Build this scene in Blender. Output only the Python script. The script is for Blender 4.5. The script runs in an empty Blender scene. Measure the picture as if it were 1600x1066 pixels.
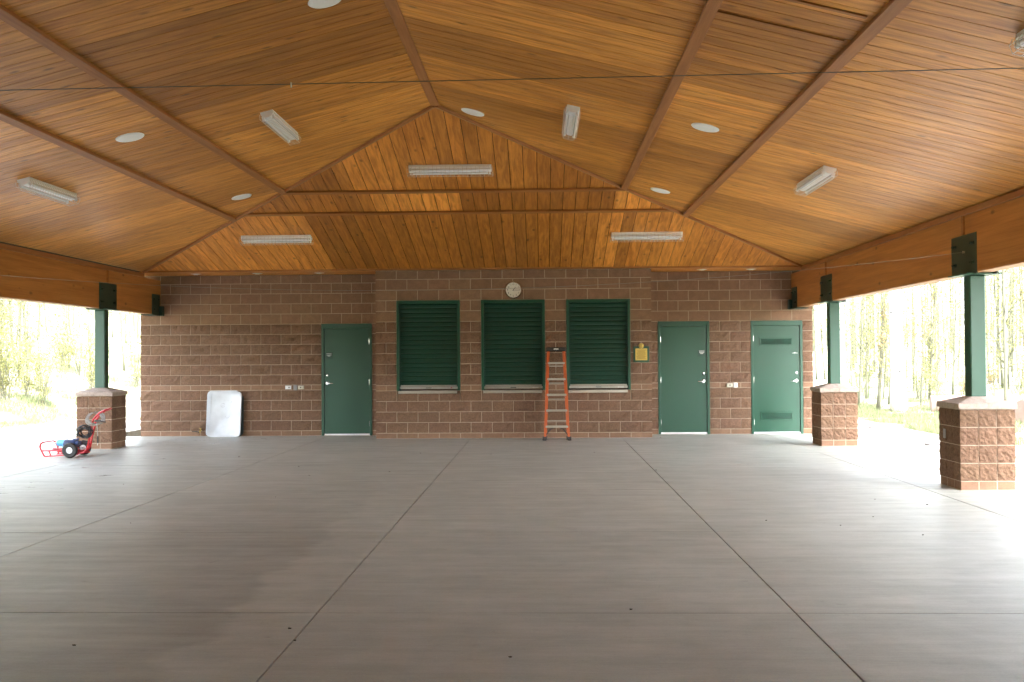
import bpy, bmesh, math, random, zlib
from mathutils import Vector, Matrix, noise
random.seed(7)
def seed_of(*k): return zlib.crc32(repr(k).encode())
R = math.radians
IN = 0.0254
scene = bpy.context.scene
COL = scene.collection

# ------------------------------------------------------------------ camera
cam_d = bpy.data.cameras.new('camera')
cam = bpy.data.objects.new('camera', cam_d); COL.objects.link(cam)
yaw, pitch, roll = 0.02933, 0.01626, -0.00638
fw = Vector((-math.sin(yaw)*math.cos(pitch), math.cos(yaw)*math.cos(pitch), math.sin(pitch)))
rt = Vector((math.cos(yaw), math.sin(yaw), 0)); up = rt.cross(fw)
r2 = math.cos(roll)*rt + math.sin(roll)*up; u2 = -math.sin(roll)*rt + math.cos(roll)*up
m = Matrix((r2, u2, -fw)).transposed().to_4x4(); m.translation = Vector((8.0749, -20.491, 1.5326))
cam.matrix_world = m
cam_d.sensor_width = 36; cam_d.lens = 1610/1600*36
cam_d.clip_start = .05; cam_d.clip_end = 1500
scene.camera = cam

# ------------------------------------------------------------------ world, sun, exposure
SUN_EL, SUN_AZ = R(56), R(154)        # azimuth clockwise from +Y: light from the right and from behind the camera
w = bpy.data.worlds.new('World'); scene.world = w; w.use_nodes = True
nt = w.node_tree; nt.nodes.clear()
sky = nt.nodes.new('ShaderNodeTexSky'); sky.sky_type = 'NISHITA'; sky.sun_disc = False
sky.sun_elevation = SUN_EL; sky.sun_rotation = SUN_AZ; sky.air_density = 1.0; sky.dust_density = 3.0; sky.ozone_density = 1.0
hs = nt.nodes.new('ShaderNodeHueSaturation'); hs.inputs['Saturation'].default_value = .4   # overcast sky
bg = nt.nodes.new('ShaderNodeBackground'); bg.inputs['Strength'].default_value = .15
wo = nt.nodes.new('ShaderNodeOutputWorld')
nt.links.new(sky.outputs[0], hs.inputs['Color']); nt.links.new(hs.outputs[0], bg.inputs[0]); nt.links.new(bg.outputs[0], wo.inputs[0])
sd = bpy.data.lights.new('sun', 'SUN'); sd.energy = .5; sd.angle = R(60); sd.color = (1, .96, .9)
sun = bpy.data.objects.new('sun', sd); COL.objects.link(sun)
dirv = Vector((math.sin(SUN_AZ)*math.cos(SUN_EL), math.cos(SUN_AZ)*math.cos(SUN_EL), math.sin(SUN_EL)))
sun.rotation_euler = dirv.to_track_quat('Z', 'Y').to_euler(); sun.location = (30, -30, 40)
vs = scene.view_settings
scene.display_settings.display_device = 'sRGB'
vs.view_transform = 'Standard'; vs.look = 'None'; vs.gamma = 1; vs.use_curve_mapping = False
vs.exposure = 4.12
cy = scene.cycles
cy.use_denoising = True; cy.max_bounces = 6; cy.diffuse_bounces = 4; cy.glossy_bounces = 3
cy.use_adaptive_sampling = True; cy.adaptive_threshold = .05; cy.adaptive_min_samples = 16
cy.transparent_max_bounces = 6; cy.caustics_reflective = False; cy.caustics_refractive = False
cy.sample_clamp_indirect = 8

# ------------------------------------------------------------------ materials
def new_mat(name):
    mt = bpy.data.materials.new(name); mt.use_nodes = True
    return mt, mt.node_tree, mt.node_tree.nodes['Principled BSDF']
def N(nt, typ, **kw):
    n = nt.nodes.new(typ)
    for k, v in kw.items():
        if k.startswith('i_'):
            key = k[2:].replace('_', ' ')
            n.inputs[key].default_value = v
        else: setattr(n, k, v)
    return n
def plain(name, col, rough=.5, metal=0, bump=0, bscale=80, var=.06, coat=0):
    mt, nt, b = new_mat(name)
    tc = N(nt, 'ShaderNodeTexCoord')
    nz = N(nt, 'ShaderNodeTexNoise'); nz.inputs['Scale'].default_value = 3.5; nz.inputs['Detail'].default_value = 5
    nt.links.new(tc.outputs['Object'], nz.inputs['Vector'])
    mr = N(nt, 'ShaderNodeMapRange'); mr.inputs['To Min'].default_value = 1-var*2; mr.inputs['To Max'].default_value = 1+var*2
    nt.links.new(nz.outputs['Fac'], mr.inputs['Value'])
    mx = N(nt, 'ShaderNodeMix', data_type='RGBA', blend_type='MULTIPLY'); mx.inputs['Factor'].default_value = 1
    mx.inputs['A'].default_value = (*col, 1); nt.links.new(mr.outputs[0], mx.inputs['B'])
    nt.links.new(mx.outputs['Result'], b.inputs['Base Color'])
    b.inputs['Roughness'].default_value = rough; b.inputs['Metallic'].default_value = metal
    b.inputs['Coat Weight'].default_value = coat
    if bump:
        n2 = N(nt, 'ShaderNodeTexNoise'); n2.inputs['Scale'].default_value = bscale; n2.inputs['Detail'].default_value = 4
        nt.links.new(tc.outputs['Object'], n2.inputs['Vector'])
        bp = N(nt, 'ShaderNodeBump'); bp.inputs['Strength'].default_value = bump; bp.inputs['Distance'].default_value = .01
        nt.links.new(n2.outputs['Fac'], bp.inputs['Height']); nt.links.new(bp.outputs[0], b.inputs['Normal'])
    return mt
def masonry(name, col, bump, bscale, dark):
    mt, nt, b = new_mat(name)
    tc = N(nt, 'ShaderNodeTexCoord'); oi = N(nt, 'ShaderNodeObjectInfo')
    off = N(nt, 'ShaderNodeVectorMath', operation='MULTIPLY_ADD'); cb = N(nt, 'ShaderNodeCombineXYZ')
    for k in range(3): nt.links.new(oi.outputs['Random'], cb.inputs[k])
    off.inputs[1].default_value = (37, 53, 71)
    nt.links.new(cb.outputs[0], off.inputs[0]); nt.links.new(tc.outputs['Object'], off.inputs[2])
    n1 = N(nt, 'ShaderNodeTexNoise'); n1.inputs['Scale'].default_value = bscale; n1.inputs['Detail'].default_value = 6; n1.inputs['Roughness'].default_value = .7
    n2 = N(nt, 'ShaderNodeTexNoise'); n2.inputs['Scale'].default_value = 220; n2.inputs['Detail'].default_value = 2
    nt.links.new(off.outputs[0], n1.inputs['Vector']); nt.links.new(off.outputs[0], n2.inputs['Vector'])
    cr = N(nt, 'ShaderNodeValToRGB'); cr.color_ramp.elements[0].position = .33; cr.color_ramp.elements[1].position = .7
    cr.color_ramp.elements[0].color = (*[c*dark for c in col], 1); cr.color_ramp.elements[1].color = (*[min(1, c*1.25) for c in col], 1)
    nt.links.new(n1.outputs['Fac'], cr.inputs[0])
    # per block tone and hue
    mr = N(nt, 'ShaderNodeMapRange'); mr.inputs['To Min'].default_value = .92; mr.inputs['To Max'].default_value = 1.07
    nt.links.new(oi.outputs['Random'], mr.inputs['Value'])
    mu = N(nt, 'ShaderNodeMath', operation='MULTIPLY'); nt.links.new(oi.outputs['Random'], mu.inputs[0]); mu.inputs[1].default_value = 7.31
    fr = N(nt, 'ShaderNodeMath', operation='FRACT'); nt.links.new(mu.outputs[0], fr.inputs[0])
    hu = N(nt, 'ShaderNodeMapRange'); hu.inputs['To Min'].default_value = .496; hu.inputs['To Max'].default_value = .503; nt.links.new(fr.outputs[0], hu.inputs['Value'])
    hsv = N(nt, 'ShaderNodeHueSaturation'); nt.links.new(cr.outputs[0], hsv.inputs['Color']); nt.links.new(mr.outputs[0], hsv.inputs['Value']); nt.links.new(hu.outputs[0], hsv.inputs['Hue'])
    sp = N(nt, 'ShaderNodeMapRange'); sp.inputs['From Min'].default_value = .3; sp.inputs['From Max'].default_value = .7; sp.inputs['To Min'].default_value = .8; sp.inputs['To Max'].default_value = 1.2
    nt.links.new(n2.outputs['Fac'], sp.inputs['Value'])
    mx = N(nt, 'ShaderNodeMix', data_type='RGBA', blend_type='MULTIPLY'); mx.inputs['Factor'].default_value = 1
    nt.links.new(hsv.outputs[0], mx.inputs['A']); nt.links.new(sp.outputs[0], mx.inputs['B'])
    nt.links.new(mx.outputs['Result'], b.inputs['Base Color'])
    b.inputs['Roughness'].default_value = .92; b.inputs['Specular IOR Level'].default_value = .25
    bp = N(nt, 'ShaderNodeBump'); bp.inputs['Strength'].default_value = bump; bp.inputs['Distance'].default_value = .012
    nt.links.new(n1.outputs['Fac'], bp.inputs['Height']); nt.links.new(bp.outputs[0], b.inputs['Normal'])
    return mt
def wood(name, lo, hi, along=.9, across=22, use_objcol=False, rough=.45, knots=True, lam=False):
    """grain runs along local x"""
    mt, nt, b = new_mat(name)
    tc = N(nt, 'ShaderNodeTexCoord'); oi = N(nt, 'ShaderNodeObjectInfo')
    cb = N(nt, 'ShaderNodeCombineXYZ')
    for k in range(3): nt.links.new(oi.outputs['Random'], cb.inputs[k])
    off = N(nt, 'ShaderNodeVectorMath', operation='MULTIPLY_ADD'); off.inputs[1].default_value = (61, 23, 17)
    nt.links.new(cb.outputs[0], off.inputs[0]); nt.links.new(tc.outputs['Object'], off.inputs[2])
    mp = N(nt, 'ShaderNodeMapping'); mp.inputs['Scale'].default_value = (along, across, across)
    nt.links.new(off.outputs[0], mp.inputs['Vector'])
    n1 = N(nt, 'ShaderNodeTexNoise'); n1.inputs['Scale'].default_value = 1.0; n1.inputs['Detail'].default_value = 7; n1.inputs['Roughness'].default_value = .62; n1.inputs['Distortion'].default_value = .5
    nt.links.new(mp.outputs[0], n1.inputs['Vector'])
    # cathedral figure
    mp2 = N(nt, 'ShaderNodeMapping'); mp2.inputs['Scale'].default_value = (along*.55, across*.32, across*.32)
    nt.links.new(off.outputs[0], mp2.inputs['Vector'])
    n3 = N(nt, 'ShaderNodeTexNoise'); n3.inputs['Scale'].default_value = 1; n3.inputs['Detail'].default_value = 2
    nt.links.new(mp2.outputs[0], n3.inputs['Vector'])
    s1 = N(nt, 'ShaderNodeMath', operation='MULTIPLY'); s1.inputs[1].default_value = 26; nt.links.new(n3.outputs['Fac'], s1.inputs[0])
    s2 = N(nt, 'ShaderNodeMath', operation='SINE'); nt.links.new(s1.outputs[0], s2.inputs[0])
    s3 = N(nt, 'ShaderNodeMath', operation='MULTIPLY_ADD'); s3.inputs[1].default_value = .1; nt.links.new(s2.outputs[0], s3.inputs[0]); nt.links.new(n1.outputs['Fac'], s3.inputs[2])
    mp4 = N(nt, 'ShaderNodeMapping'); mp4.inputs['Scale'].default_value = (along*5, across*7, across*7); nt.links.new(off.outputs[0], mp4.inputs['Vector'])
    n4 = N(nt, 'ShaderNodeTexNoise'); n4.inputs['Scale'].default_value = 1; n4.inputs['Detail'].default_value = 4; n4.inputs['Roughness'].default_value = .7; nt.links.new(mp4.outputs[0], n4.inputs['Vector'])
    s4 = N(nt, 'ShaderNodeMath', operation='MULTIPLY_ADD'); s4.inputs[1].default_value = .45; nt.links.new(n4.outputs['Fac'], s4.inputs[0]); nt.links.new(s3.outputs[0], s4.inputs[2])
    s5 = N(nt, 'ShaderNodeMath', operation='SUBTRACT'); s5.inputs[1].default_value = .225; nt.links.new(s4.outputs[0], s5.inputs[0]); s3 = s5
    cr = N(nt, 'ShaderNodeValToRGB'); e = cr.color_ramp.elements
    e[0].position = .30; e[1].position = .70; e[0].color = (*lo, 1); e[1].color = (*hi, 1)
    nt.links.new(s3.outputs[0], cr.inputs[0])
    col = cr.outputs[0]
    if knots:
        mp3 = N(nt, 'ShaderNodeMapping'); mp3.inputs['Scale'].default_value = (2.2, 4.6, 4.6); nt.links.new(off.outputs[0], mp3.inputs['Vector'])
        vo = N(nt, 'ShaderNodeTexVoronoi'); vo.inputs['Scale'].default_value = 1; nt.links.new(mp3.outputs[0], vo.inputs['Vector'])
        kr = N(nt, 'ShaderNodeMapRange'); kr.inputs['From Min'].default_value = .05; kr.inputs['From Max'].default_value = .15; kr.inputs['To Min'].default_value = .45; kr.inputs['To Max'].default_value = 1
        nt.links.new(vo.outputs['Distance'], kr.inputs['Value'])
        mk = N(nt, 'ShaderNodeMix', data_type='RGBA', blend_type='MULTIPLY'); mk.inputs['Factor'].default_value = 1
        nt.links.new(col, mk.inputs['A']); nt.links.new(kr.outputs[0], mk.inputs['B']); col = mk.outputs['Result']
    if lam:
        sx = N(nt, 'ShaderNodeSeparateXYZ'); nt.links.new(tc.outputs['Object'], sx.inputs[0])
        md = N(nt, 'ShaderNodeMath', operation='PINGPONG'); md.inputs[1].default_value = .019; nt.links.new(sx.outputs['Z'], md.inputs[0])
        lr = N(nt, 'ShaderNodeMapRange'); lr.inputs['From Max'].default_value = .0025; lr.inputs['To Min'].default_value = .8; nt.links.new(md.outputs[0], lr.inputs['Value'])
        ml = N(nt, 'ShaderNodeMix', data_type='RGBA', blend_type='MULTIPLY'); ml.inputs['Factor'].default_value = 1
        nt.links.new(col, ml.inputs['A']); nt.links.new(lr.outputs[0], ml.inputs['B']); col = ml.outputs['Result']
    if use_objcol:
        mo = N(nt, 'ShaderNodeMix', data_type='RGBA', blend_type='MULTIPLY'); mo.inputs['Factor'].default_value = 1
        nt.links.new(col, mo.inputs['A']); nt.links.new(oi.outputs['Color'], mo.inputs['B']); col = mo.outputs['Result']
    nt.links.new(col, b.inputs['Base Color'])
    b.inputs['Roughness'].default_value = rough; b.inputs['Specular IOR Level'].default_value = .35
    bp = N(nt, 'ShaderNodeBump'); bp.inputs['Strength'].default_value = .15; bp.inputs['Distance'].default_value = .004
    nt.links.new(n1.outputs['Fac'], bp.inputs['Height']); nt.links.new(bp.outputs[0], b.inputs['Normal'])
    return mt
def concrete(name, base, floor=True, wet=0.0):
    mt, nt, b = new_mat(name)
    L = nt.links.new
    tc = N(nt, 'ShaderNodeTexCoord')
    def nz(scale, sx=1, sy=1, det=4, rg=.55, dist=0):
        mp = N(nt, 'ShaderNodeMapping'); mp.inputs['Scale'].default_value = (sx, sy, 1); L(tc.outputs['Object'], mp.inputs['Vector'])
        n = N(nt, 'ShaderNodeTexNoise'); n.inputs['Scale'].default_value = scale; n.inputs['Detail'].default_value = det; n.inputs['Roughness'].default_value = rg; n.inputs['Distortion'].default_value = dist
        L(mp.outputs[0], n.inputs['Vector']); return n.outputs['Fac']
    def rng(v, a, b_, c, d):
        m_ = N(nt, 'ShaderNodeMapRange'); m_.inputs['From Min'].default_value = a; m_.inputs['From Max'].default_value = b_; m_.inputs['To Min'].default_value = c; m_.inputs['To Max'].default_value = d
        L(v, m_.inputs['Value']); return m_.outputs[0]
    def mth(op, x, y):
        m_ = N(nt, 'ShaderNodeMath', operation=op)
        for k, v in ((0, x), (1, y)):
            if isinstance(v, (int, float)): m_.inputs[k].default_value = v
            else: L(v, m_.inputs[k])
        return m_.outputs[0]
    streak = rng(nz(1, .55, 6.0, 8, .72), .3, .7, .93, 1.06)       # broom and trowel streaks across the hall
    fine = rng(nz(1, 6, 46, 4, .7), .3, .7, .94, 1.06)
    blot = mth('MULTIPLY', rng(nz(.8, 1, 1, 6, .65), .3, .7, .88, 1.10), rng(nz(3.2, 1, 1, 6, .7, .6), .3, .7, .93, 1.06))
    grit = mth('MULTIPLY', rng(nz(70, 1, 1, 4, .75), .3, .7, .92, 1.08), rng(nz(9, 1, 1, 6, .7), .58, .75, 1, .88))
    val = mth('MULTIPLY', mth('MULTIPLY', streak, fine), mth('MULTIPLY', blot, grit))
    rough = rng(nz(2.5, .4, 3, 5), .3, .7, .36, .58)
    if floor:
        sx = N(nt, 'ShaderNodeSeparateXYZ'); L(tc.outputs['Object'], sx.inputs[0])
        edge = mth('ADD', mth('MULTIPLY', mth('SUBTRACT', nz(1.4, .35, 1, 4), .5), .9), 6.2)
        d = mth('SUBTRACT', edge, sx.outputs['X'])                      # >0 left of the drying line
        m1 = rng(d, -.03, .07, 0, 1)
        fade = rng(d, .1, 3.4, 1, .2)
        yf = rng(sx.outputs['Y'], -12.0, -7.5, 1, 0)
        damp = mth('MULTIPLY', mth('MULTIPLY', m1, fade), yf)
        val = mth('MULTIPLY', val, rng(damp, 0, 1, 1, .78))
        # rough spots, standing water left by the washing, on the left side
        px = mth('MULTIPLY', rng(sx.outputs['X'], 3.6, 2.2, 0, 1), rng(sx.outputs['Y'], -12.0, -10.5, 0, 1))
        pud = mth('MULTIPLY', rng(nz(2.6, .8, 2.2, 5, .65), .60, .66, 0, 1), px)
        rough = mth('SUBTRACT', rough, mth('MULTIPLY', pud, .3))
        spots = rng(nz(6, 1, 1.3, 2), .72, .78, 1, .8)
        val = mth('MULTIPLY', val, spots)
    if wet: 
        wm = rng(nz(.45, 1, .7, 5), .42, .56, 0, 1)
        rough = mth('SUBTRACT', rough, mth('MULTIPLY', wm, wet)); val = mth('MULTIPLY', val, rng(wm, 0, 1, 1, .75))
    mx = N(nt, 'ShaderNodeMix', data_type='RGBA', blend_type='MULTIPLY'); mx.inputs['Factor'].default_value = 1
    mx.inputs['A'].default_value = (*base, 1); L(val, mx.inputs['B'])
    L(mx.outputs['Result'], b.inputs['Base Color']); L(rough, b.inputs['Roughness'])
    b.inputs['Specular IOR Level'].default_value = .5
    bp = N(nt, 'ShaderNodeBump'); bp.inputs['Strength'].default_value = .12; bp.inputs['Distance'].default_value = .004
    L(nz(1, 1.2, 30, 4), bp.inputs['Height']); L(bp.outputs[0], b.inputs['Normal'])
    return mt

M = {}
M['split'] = masonry('split_face_block', (.205, .121, .077), 1.0, 42, .5)
M['smooth'] = masonry('smooth_block', (.213, .128, .080), .10, 9, .93)
M['mortar'] = plain('mortar', (.46, .375, .295), .95, bump=.3, bscale=120)
M['cap'] = masonry('cast_stone_cap', (.33, .27, .23), .08, 18, .88)
M['plank'] = wood('stained_plank', (.41, .156, .025), (.68, .308, .063), along=1.7, use_objcol=True, rough=.42)
M['trim'] = wood('trim_wood', (.27, .105, .032), (.38, .160, .052), rough=.5, knots=False)
M['deck'] = plain('roof_deck', (.08, .035, .014), .9)
M['glulam'] = wood('glulam', (.36, .142, .034), (.50, .215, .058), along=.6, across=14, rough=.42, lam=True)
M['joint'] = plain('joint_filler', (.13, .12, .105), .95)
M['roof'] = plain('roofing', (.10, .11, .10), .7)
M['floor'] = concrete('floor_concrete', (.365, .375, .336))
M['apron'] = concrete('apron_concrete', (.40, .385, .36), floor=False, wet=.3)
M['green'] = plain('green_paint', (.009, .066, .035), .38, var=.03)
M['green_shut'] = plain('green_shutter', (.007, .044, .027), .45, var=.03)
M['green_dark'] = plain('dark_green_steel', (.008, .036, .025), .4, var=.05)
M['steel'] = plain('brushed_steel', (.52, .49, .43), .4, 1, var=.08)
M['chrome'] = plain('chrome', (.75, .75, .74), .18, 1, var=.02)
M['white'] = plain('white_enamel', (.88, .89, .89), .35, var=.02)
M['wire'] = plain('coated_wire', (.66, .58, .50), .45, var=.02)
M['tube'] = plain('fluorescent_tube', (.85, .87, .88), .12, var=.01)
M['plastic'] = plain('white_panel', (.60, .635, .665), .35, var=.2)
M['scratch'] = plain('scratch_mark', (.22, .22, .24), .6)
M['edge'] = plain('dark_teal', (.012, .03, .035), .5)
M['orange'] = plain('orange_fibreglass', (.50, .10, .02), .45, var=.06)
M['alu'] = plain('ladder_aluminium', (.44, .42, .36), .45, .5, var=.08)
M['black'] = plain('black_plastic', (.012, .012, .013), .5)
M['rubber'] = plain('rubber', (.025, .024, .023), .75, var=.1)
M['red'] = plain('red_paint', (.50, .012, .022), .3, var=.04)
M['ltblue'] = plain('light_blue_paint', (.10, .38, .62), .35)
M['navy'] = plain('navy_paint', (.012, .028, .10), .38)
M['hose'] = plain('grey_hose', (.27, .27, .25), .5)
M['yellow'] = plain('yellow_plastic', (.62, .45, .02), .5)
M['brass'] = plain('brass', (.55, .40, .10), .38, .75, var=.06)
M['brass_d'] = plain('brass_lettering', (.20, .13, .03), .5, .4)
M['ivory'] = plain('ivory_plate', (.62, .60, .50), .45)
M['grey'] = plain('grey_box', (.28, .29, .30), .5)
M['clockface'] = plain('clock_face', (.74, .73, .68), .3, var=.02, coat=.6)
M['cable'] = plain('steel_cable', (.27, .26, .24), .5, .2)
M['cable_d'] = plain('dark_cable', (.16, .16, .15), .5, .2)
M['lettering'] = plain('white_lettering', (.72, .74, .70), .5)
M['glow_lens'] = plain('downlight_lens', (.85, .84, .80), .3)

# ------------------------------------------------------------------ helpers
def tag(o, label=None, cat=None, group=None, kind=None):
    if label: o['label'] = label
    if cat: o['category'] = cat
    if group: o['group'] = group
    if kind: o['kind'] = kind
    return o
def empty(name, loc=(0, 0, 0), rz=0):
    o = bpy.data.objects.new(name, None); COL.objects.link(o); o.location = loc; o.rotation_euler = (0, 0, rz); o.empty_display_size = .2
    return o
def link(name, me, mat=None, parent=None, mw=None):
    o = bpy.data.objects.new(name, me); COL.objects.link(o)
    if mat is not None and not me.materials: me.materials.append(M[mat] if isinstance(mat, str) else mat)
    if parent is not None: o.parent = parent
    if mw is not None: o.matrix_local = mw
    return o
def pyobj(name, v, f, mat, parent=None, smooth=False, mw=None):
    me = bpy.data.meshes.new(name); me.from_pydata([tuple(p) for p in v], [], f); me.update()
    if smooth:
        for p in me.polygons: p.use_smooth = True
    return link(name, me, mat, parent, mw)
class MB:
    def __init__(s): s.v = []; s.f = []
    def add(s, v, f):
        n = len(s.v); s.v += [Vector(p) for p in v]; s.f += [tuple(i+n for i in q) for q in f]; return s
    def box(s, x0, x1, y0, y1, z0, z1):
        return s.add([(x0, y0, z0), (x1, y0, z0), (x1, y1, z0), (x0, y1, z0), (x0, y0, z1), (x1, y0, z1), (x1, y1, z1), (x0, y1, z1)],
                     [(0, 3, 2, 1), (4, 5, 6, 7), (0, 1, 5, 4), (1, 2, 6, 5), (2, 3, 7, 6), (3, 0, 4, 7)])
    def bbox(s, x0, x1, y0, y1, z0, z1, b=.004):
        """box with chamfered edges"""
        bm = bmesh.new(); bmesh.ops.create_cube(bm, size=1)
        for v in bm.verts: v.co = Vector(((x0+x1)/2+v.co.x*(x1-x0), (y0+y1)/2+v.co.y*(y1-y0), (z0+z1)/2+v.co.z*(z1-z0)))
        bmesh.ops.bevel(bm, geom=bm.edges[:], offset=b, segments=1, affect='EDGES')
        bm.verts.index_update()
        s.add([v.co.copy() for v in bm.verts], [tuple(v.index for v in f.verts) for f in bm.faces]); bm.free(); return s
    def bar(s, a, b, w, h, upv=(0, 0, 1)):
        a = Vector(a); b = Vector(b); d = (b-a).normalized(); u = Vector(upv); sd = d.cross(u).normalized(); u = sd.cross(d)
        v = []
        for p in (a, b):
            for i, j in ((-1, -1), (1, -1), (1, 1), (-1, 1)): v.append(p+sd*(i*w/2)+u*(j*h/2))
        return s.add(v, [(0, 1, 2, 3), (7, 6, 5, 4), (0, 4, 5, 1), (1, 5, 6, 2), (2, 6, 7, 3), (3, 7, 4, 0)])
    def tube(s, pts, r, n=8, closed=False, cap=True):
        pts = [Vector(p) for p in pts]; rings = []; k = len(pts)
        prev = None
        for i, p in enumerate(pts):
            if closed: t = pts[(i+1) % k]-pts[i-1]
            else: t = pts[min(i+1, k-1)]-pts[max(i-1, 0)]
            t.normalize()
            if prev is None:
                a = Vector((0, 0, 1)) if abs(t.z) < .9 else Vector((1, 0, 0)); a = (a-t*a.dot(t)).normalized()
            else: a = (prev-t*prev.dot(t)).normalized()
            prev = a; bb = t.cross(a); rr = r[i] if isinstance(r, (list, tuple)) else r
            rings.append([p+(a*math.cos(2*math.pi*j/n)+bb*math.sin(2*math.pi*j/n))*rr for j in range(n)])
        v = [q for rg in rings for q in rg]; f = []
        for i in range(k if closed else k-1):
            for j in range(n):
                i2 = (i+1) % k; f.append((i*n+j, i*n+(j+1) % n, i2*n+(j+1) % n, i2*n+j))
        if cap and not closed: f += [tuple(range(n-1, -1, -1)), tuple((k-1)*n+j for j in range(n))]
        return s.add(v, f)
    def lathe(s, prof, c=(0, 0, 0), axis='Z', n=24):
        c = Vector(c); v = []; f = []; k = len(prof)
        for i in range(n):
            a = 2*math.pi*i/n
            for r_, h in prof:
                x, y = r_*math.cos(a), r_*math.sin(a)
                v.append(c+(Vector((x, y, h)) if axis == 'Z' else Vector((x, h, y)) if axis == 'Y' else Vector((h, x, y))))
        for i in range(n):
            for j in range(k-1):
                a, b = i*k+j, ((i+1) % n)*k+j; f.append((a, b, b+1, a+1))
        return s.add(v, f)
    def obj(s, name, mat, parent=None, smooth=False, mw=None):
        o = pyobj(name, s.v, s.f, mat, parent, False, mw)
        bm = bmesh.new(); bm.from_mesh(o.data); bmesh.ops.recalc_face_normals(bm, faces=bm.faces); 
        if smooth:
            for f in bm.faces: f.smooth = True
            for e in bm.edges:
                if len(e.link_faces) == 2 and e.calc_face_angle(0) > .7: e.smooth = False
        bm.to_mesh(o.data); bm.free()
        return o
def copy_tree(o, parent=None):
    c = o.copy(); COL.objects.link(c); c.parent = parent
    for ch in list(o.children): copy_tree(ch, c)
    return c

# ------------------------------------------------------------------ dimensions
S = .2535; A = math.atan(S); CA, SA = math.cos(A), math.sin(A)
EX0, EX1, EZ = .41, 13.0, 3.235         # inner eave lines and ceiling height there
HY = -.93                               # lower edge of the hip slope
XC = (EX0+EX1)/2; RUN = (EX1-EX0)/2; SL = RUN/CA
BUMP = -32*IN
YB = -31.0                              # unseen roof carried on behind the camera to dim the foreground
WALLX = 528*IN

# ------------------------------------------------------------------ floor
floor = empty('floor'); tag(floor, 'grey broom-finished concrete floor with sawn joints', kind='structure')
XJ = [-.9, .95, 3.822, 6.705, 9.575, 12.445, 14.35]
YJ = [-34.4, -31.5, -28.6, -25.77, -22.9, -20.02, -17.15, -14.28, -11.40, -8.52, -5.65, -2.78, .03]
MB().box(-.88, 14.33, -34.3, .0, -.16, -.012).obj('slab_bed', M['joint'], floor)
for i in range(len(XJ)-1):
    for j in range(len(YJ)-1):
        g = .0035; dz = random.uniform(-.0006, .0006)
        MB().bbox(XJ[i]+g, XJ[i+1]-g, YJ[j]+g, YJ[j+1]-g, -.15, dz, .003).obj('floor_slab', 'floor', floor)

# ------------------------------------------------------------------ masonry wall
wall = empty('block_wall', (0, 0, 0))
tag(wall, 'brown split-face concrete block back wall with projecting serving bay', 'wall')
Z0 = [0, 4, 12, 20, 28, 36, 40, 48, 56, 64, 72, 80, 88, 96, 104, 112, 120, 128]
SPLIT = {1, 2, 3, 4, 6, 7, 8, 9, 10, 11}
_bm_cache = {}
def block_mesh(wd, ht, split, var, endl=0, endr=0):
    """block centred at x, base z=0, face towards -y at y=0; split blocks bulge out"""
    key = (round(wd, 4), round(ht, 4), split, var, endl, endr)
    if key in _bm_cache: return _bm_cache[key]
    rnd = random.Random(seed_of(key))
    nx = (6 if wd > .3 else 3) if split else 1; nz_ = 3 if split else 1
    v = []; f = []; seed = Vector((var*7.3, wd*31, 2.1))
    for i in range(nx+1):
        for k in range(nz_+1):
            x = -wd/2+wd*i/nx; z = ht*k/nz_
            y = 0
            if split:
                edge = i in (0, nx) or k in (0, nz_)
                d = .013+.015*noise.noise(Vector((x*9, 0, z*12))+seed)+rnd.uniform(-.004, .004)
                y = -d*(.35 if edge else 1)
                x += rnd.uniform(-.003, .003) if not (i in (0, nx)) else (rnd.uniform(-.013, .006) if i == 0 and endl else rnd.uniform(-.006, .013) if i == nx and endr else rnd.uniform(-.0015, .0015))
                z += rnd.uniform(-.0015, .0015)
            v.append((x, y, z))
    n = nz_+1
    for i in range(nx):
        for k in range(nz_): f.append((i*n+k, (i+1)*n+k, (i+1)*n+k+1, i*n+k+1))
    # skirt back
    ring = [i*n for i in range(nx+1)]+[nx*n+k for k in range(1, n)]+[i*n+nz_ for i in range(nx-1, -1, -1)]+[k for k in range(nz_-1, 0, -1)]
    b0 = len(v)
    for r_ in ring: p = v[r_]; v.append((p[0], .04, p[2]))
    k = len(ring)
    for a in range(k): f.append((ring[a], b0+a, b0+(a+1) % k, ring[(a+1) % k]))
    me = bpy.data.meshes.new('block'); me.from_pydata(v, [], f); me.update()
    bm = bmesh.new(); bm.from_mesh(me); bmesh.ops.recalc_face_normals(bm, faces=bm.faces); bm.to_mesh(me); bm.free()
    me.materials.append(M['split' if split else 'smooth'])
    _bm_cache[key] = me
    return me
G = .0105
def lay(x0, x1, course, y, holes, lend=False, rend=False):
    """blocks of one course between x0 and x1 (inches), cut by holes [(xa,xb,za,zb)]"""
    z0, z1 = Z0[course], Z0[course+1]
    cuts = [x0, x1]+[c for h in holes if h[2] < z1 and h[3] > z0 for c in (h[0], h[1]) if x0 < c < x1]
    off = 8*(course % 2)
    k = math.floor((x0-off)/16)
    while off+16*k < x1:
        c = off+16*k
        if x0 < c < x1: cuts.append(c)
        k += 1
    cuts = sorted(set(cuts))
    for a, b in zip(cuts, cuts[1:]):
        mid = (a+b)/2
        if any(h[0] < mid < h[1] and h[2] < z1 and h[3] > z0 for h in holes): continue
        wd = (b-a)*IN-G; zt = min(z1*IN, 3.215); ht = zt-z0*IN-G
        sp = course in SPLIT
        el = lend and a == x0; er = rend and b == x1
        me = block_mesh(wd, ht, sp, random.randrange(5) if sp else 0, el, er)
        o = link('split_block' if sp else 'smooth_block', me, None, wall)
        o.location = (mid*IN, y+random.uniform(-.0012, .0012), z0*IN+G/2)
DOORS = [(144, 184, 0, 88), (408, 448, 0, 88), (480, 520, 0, 88)]
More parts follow.
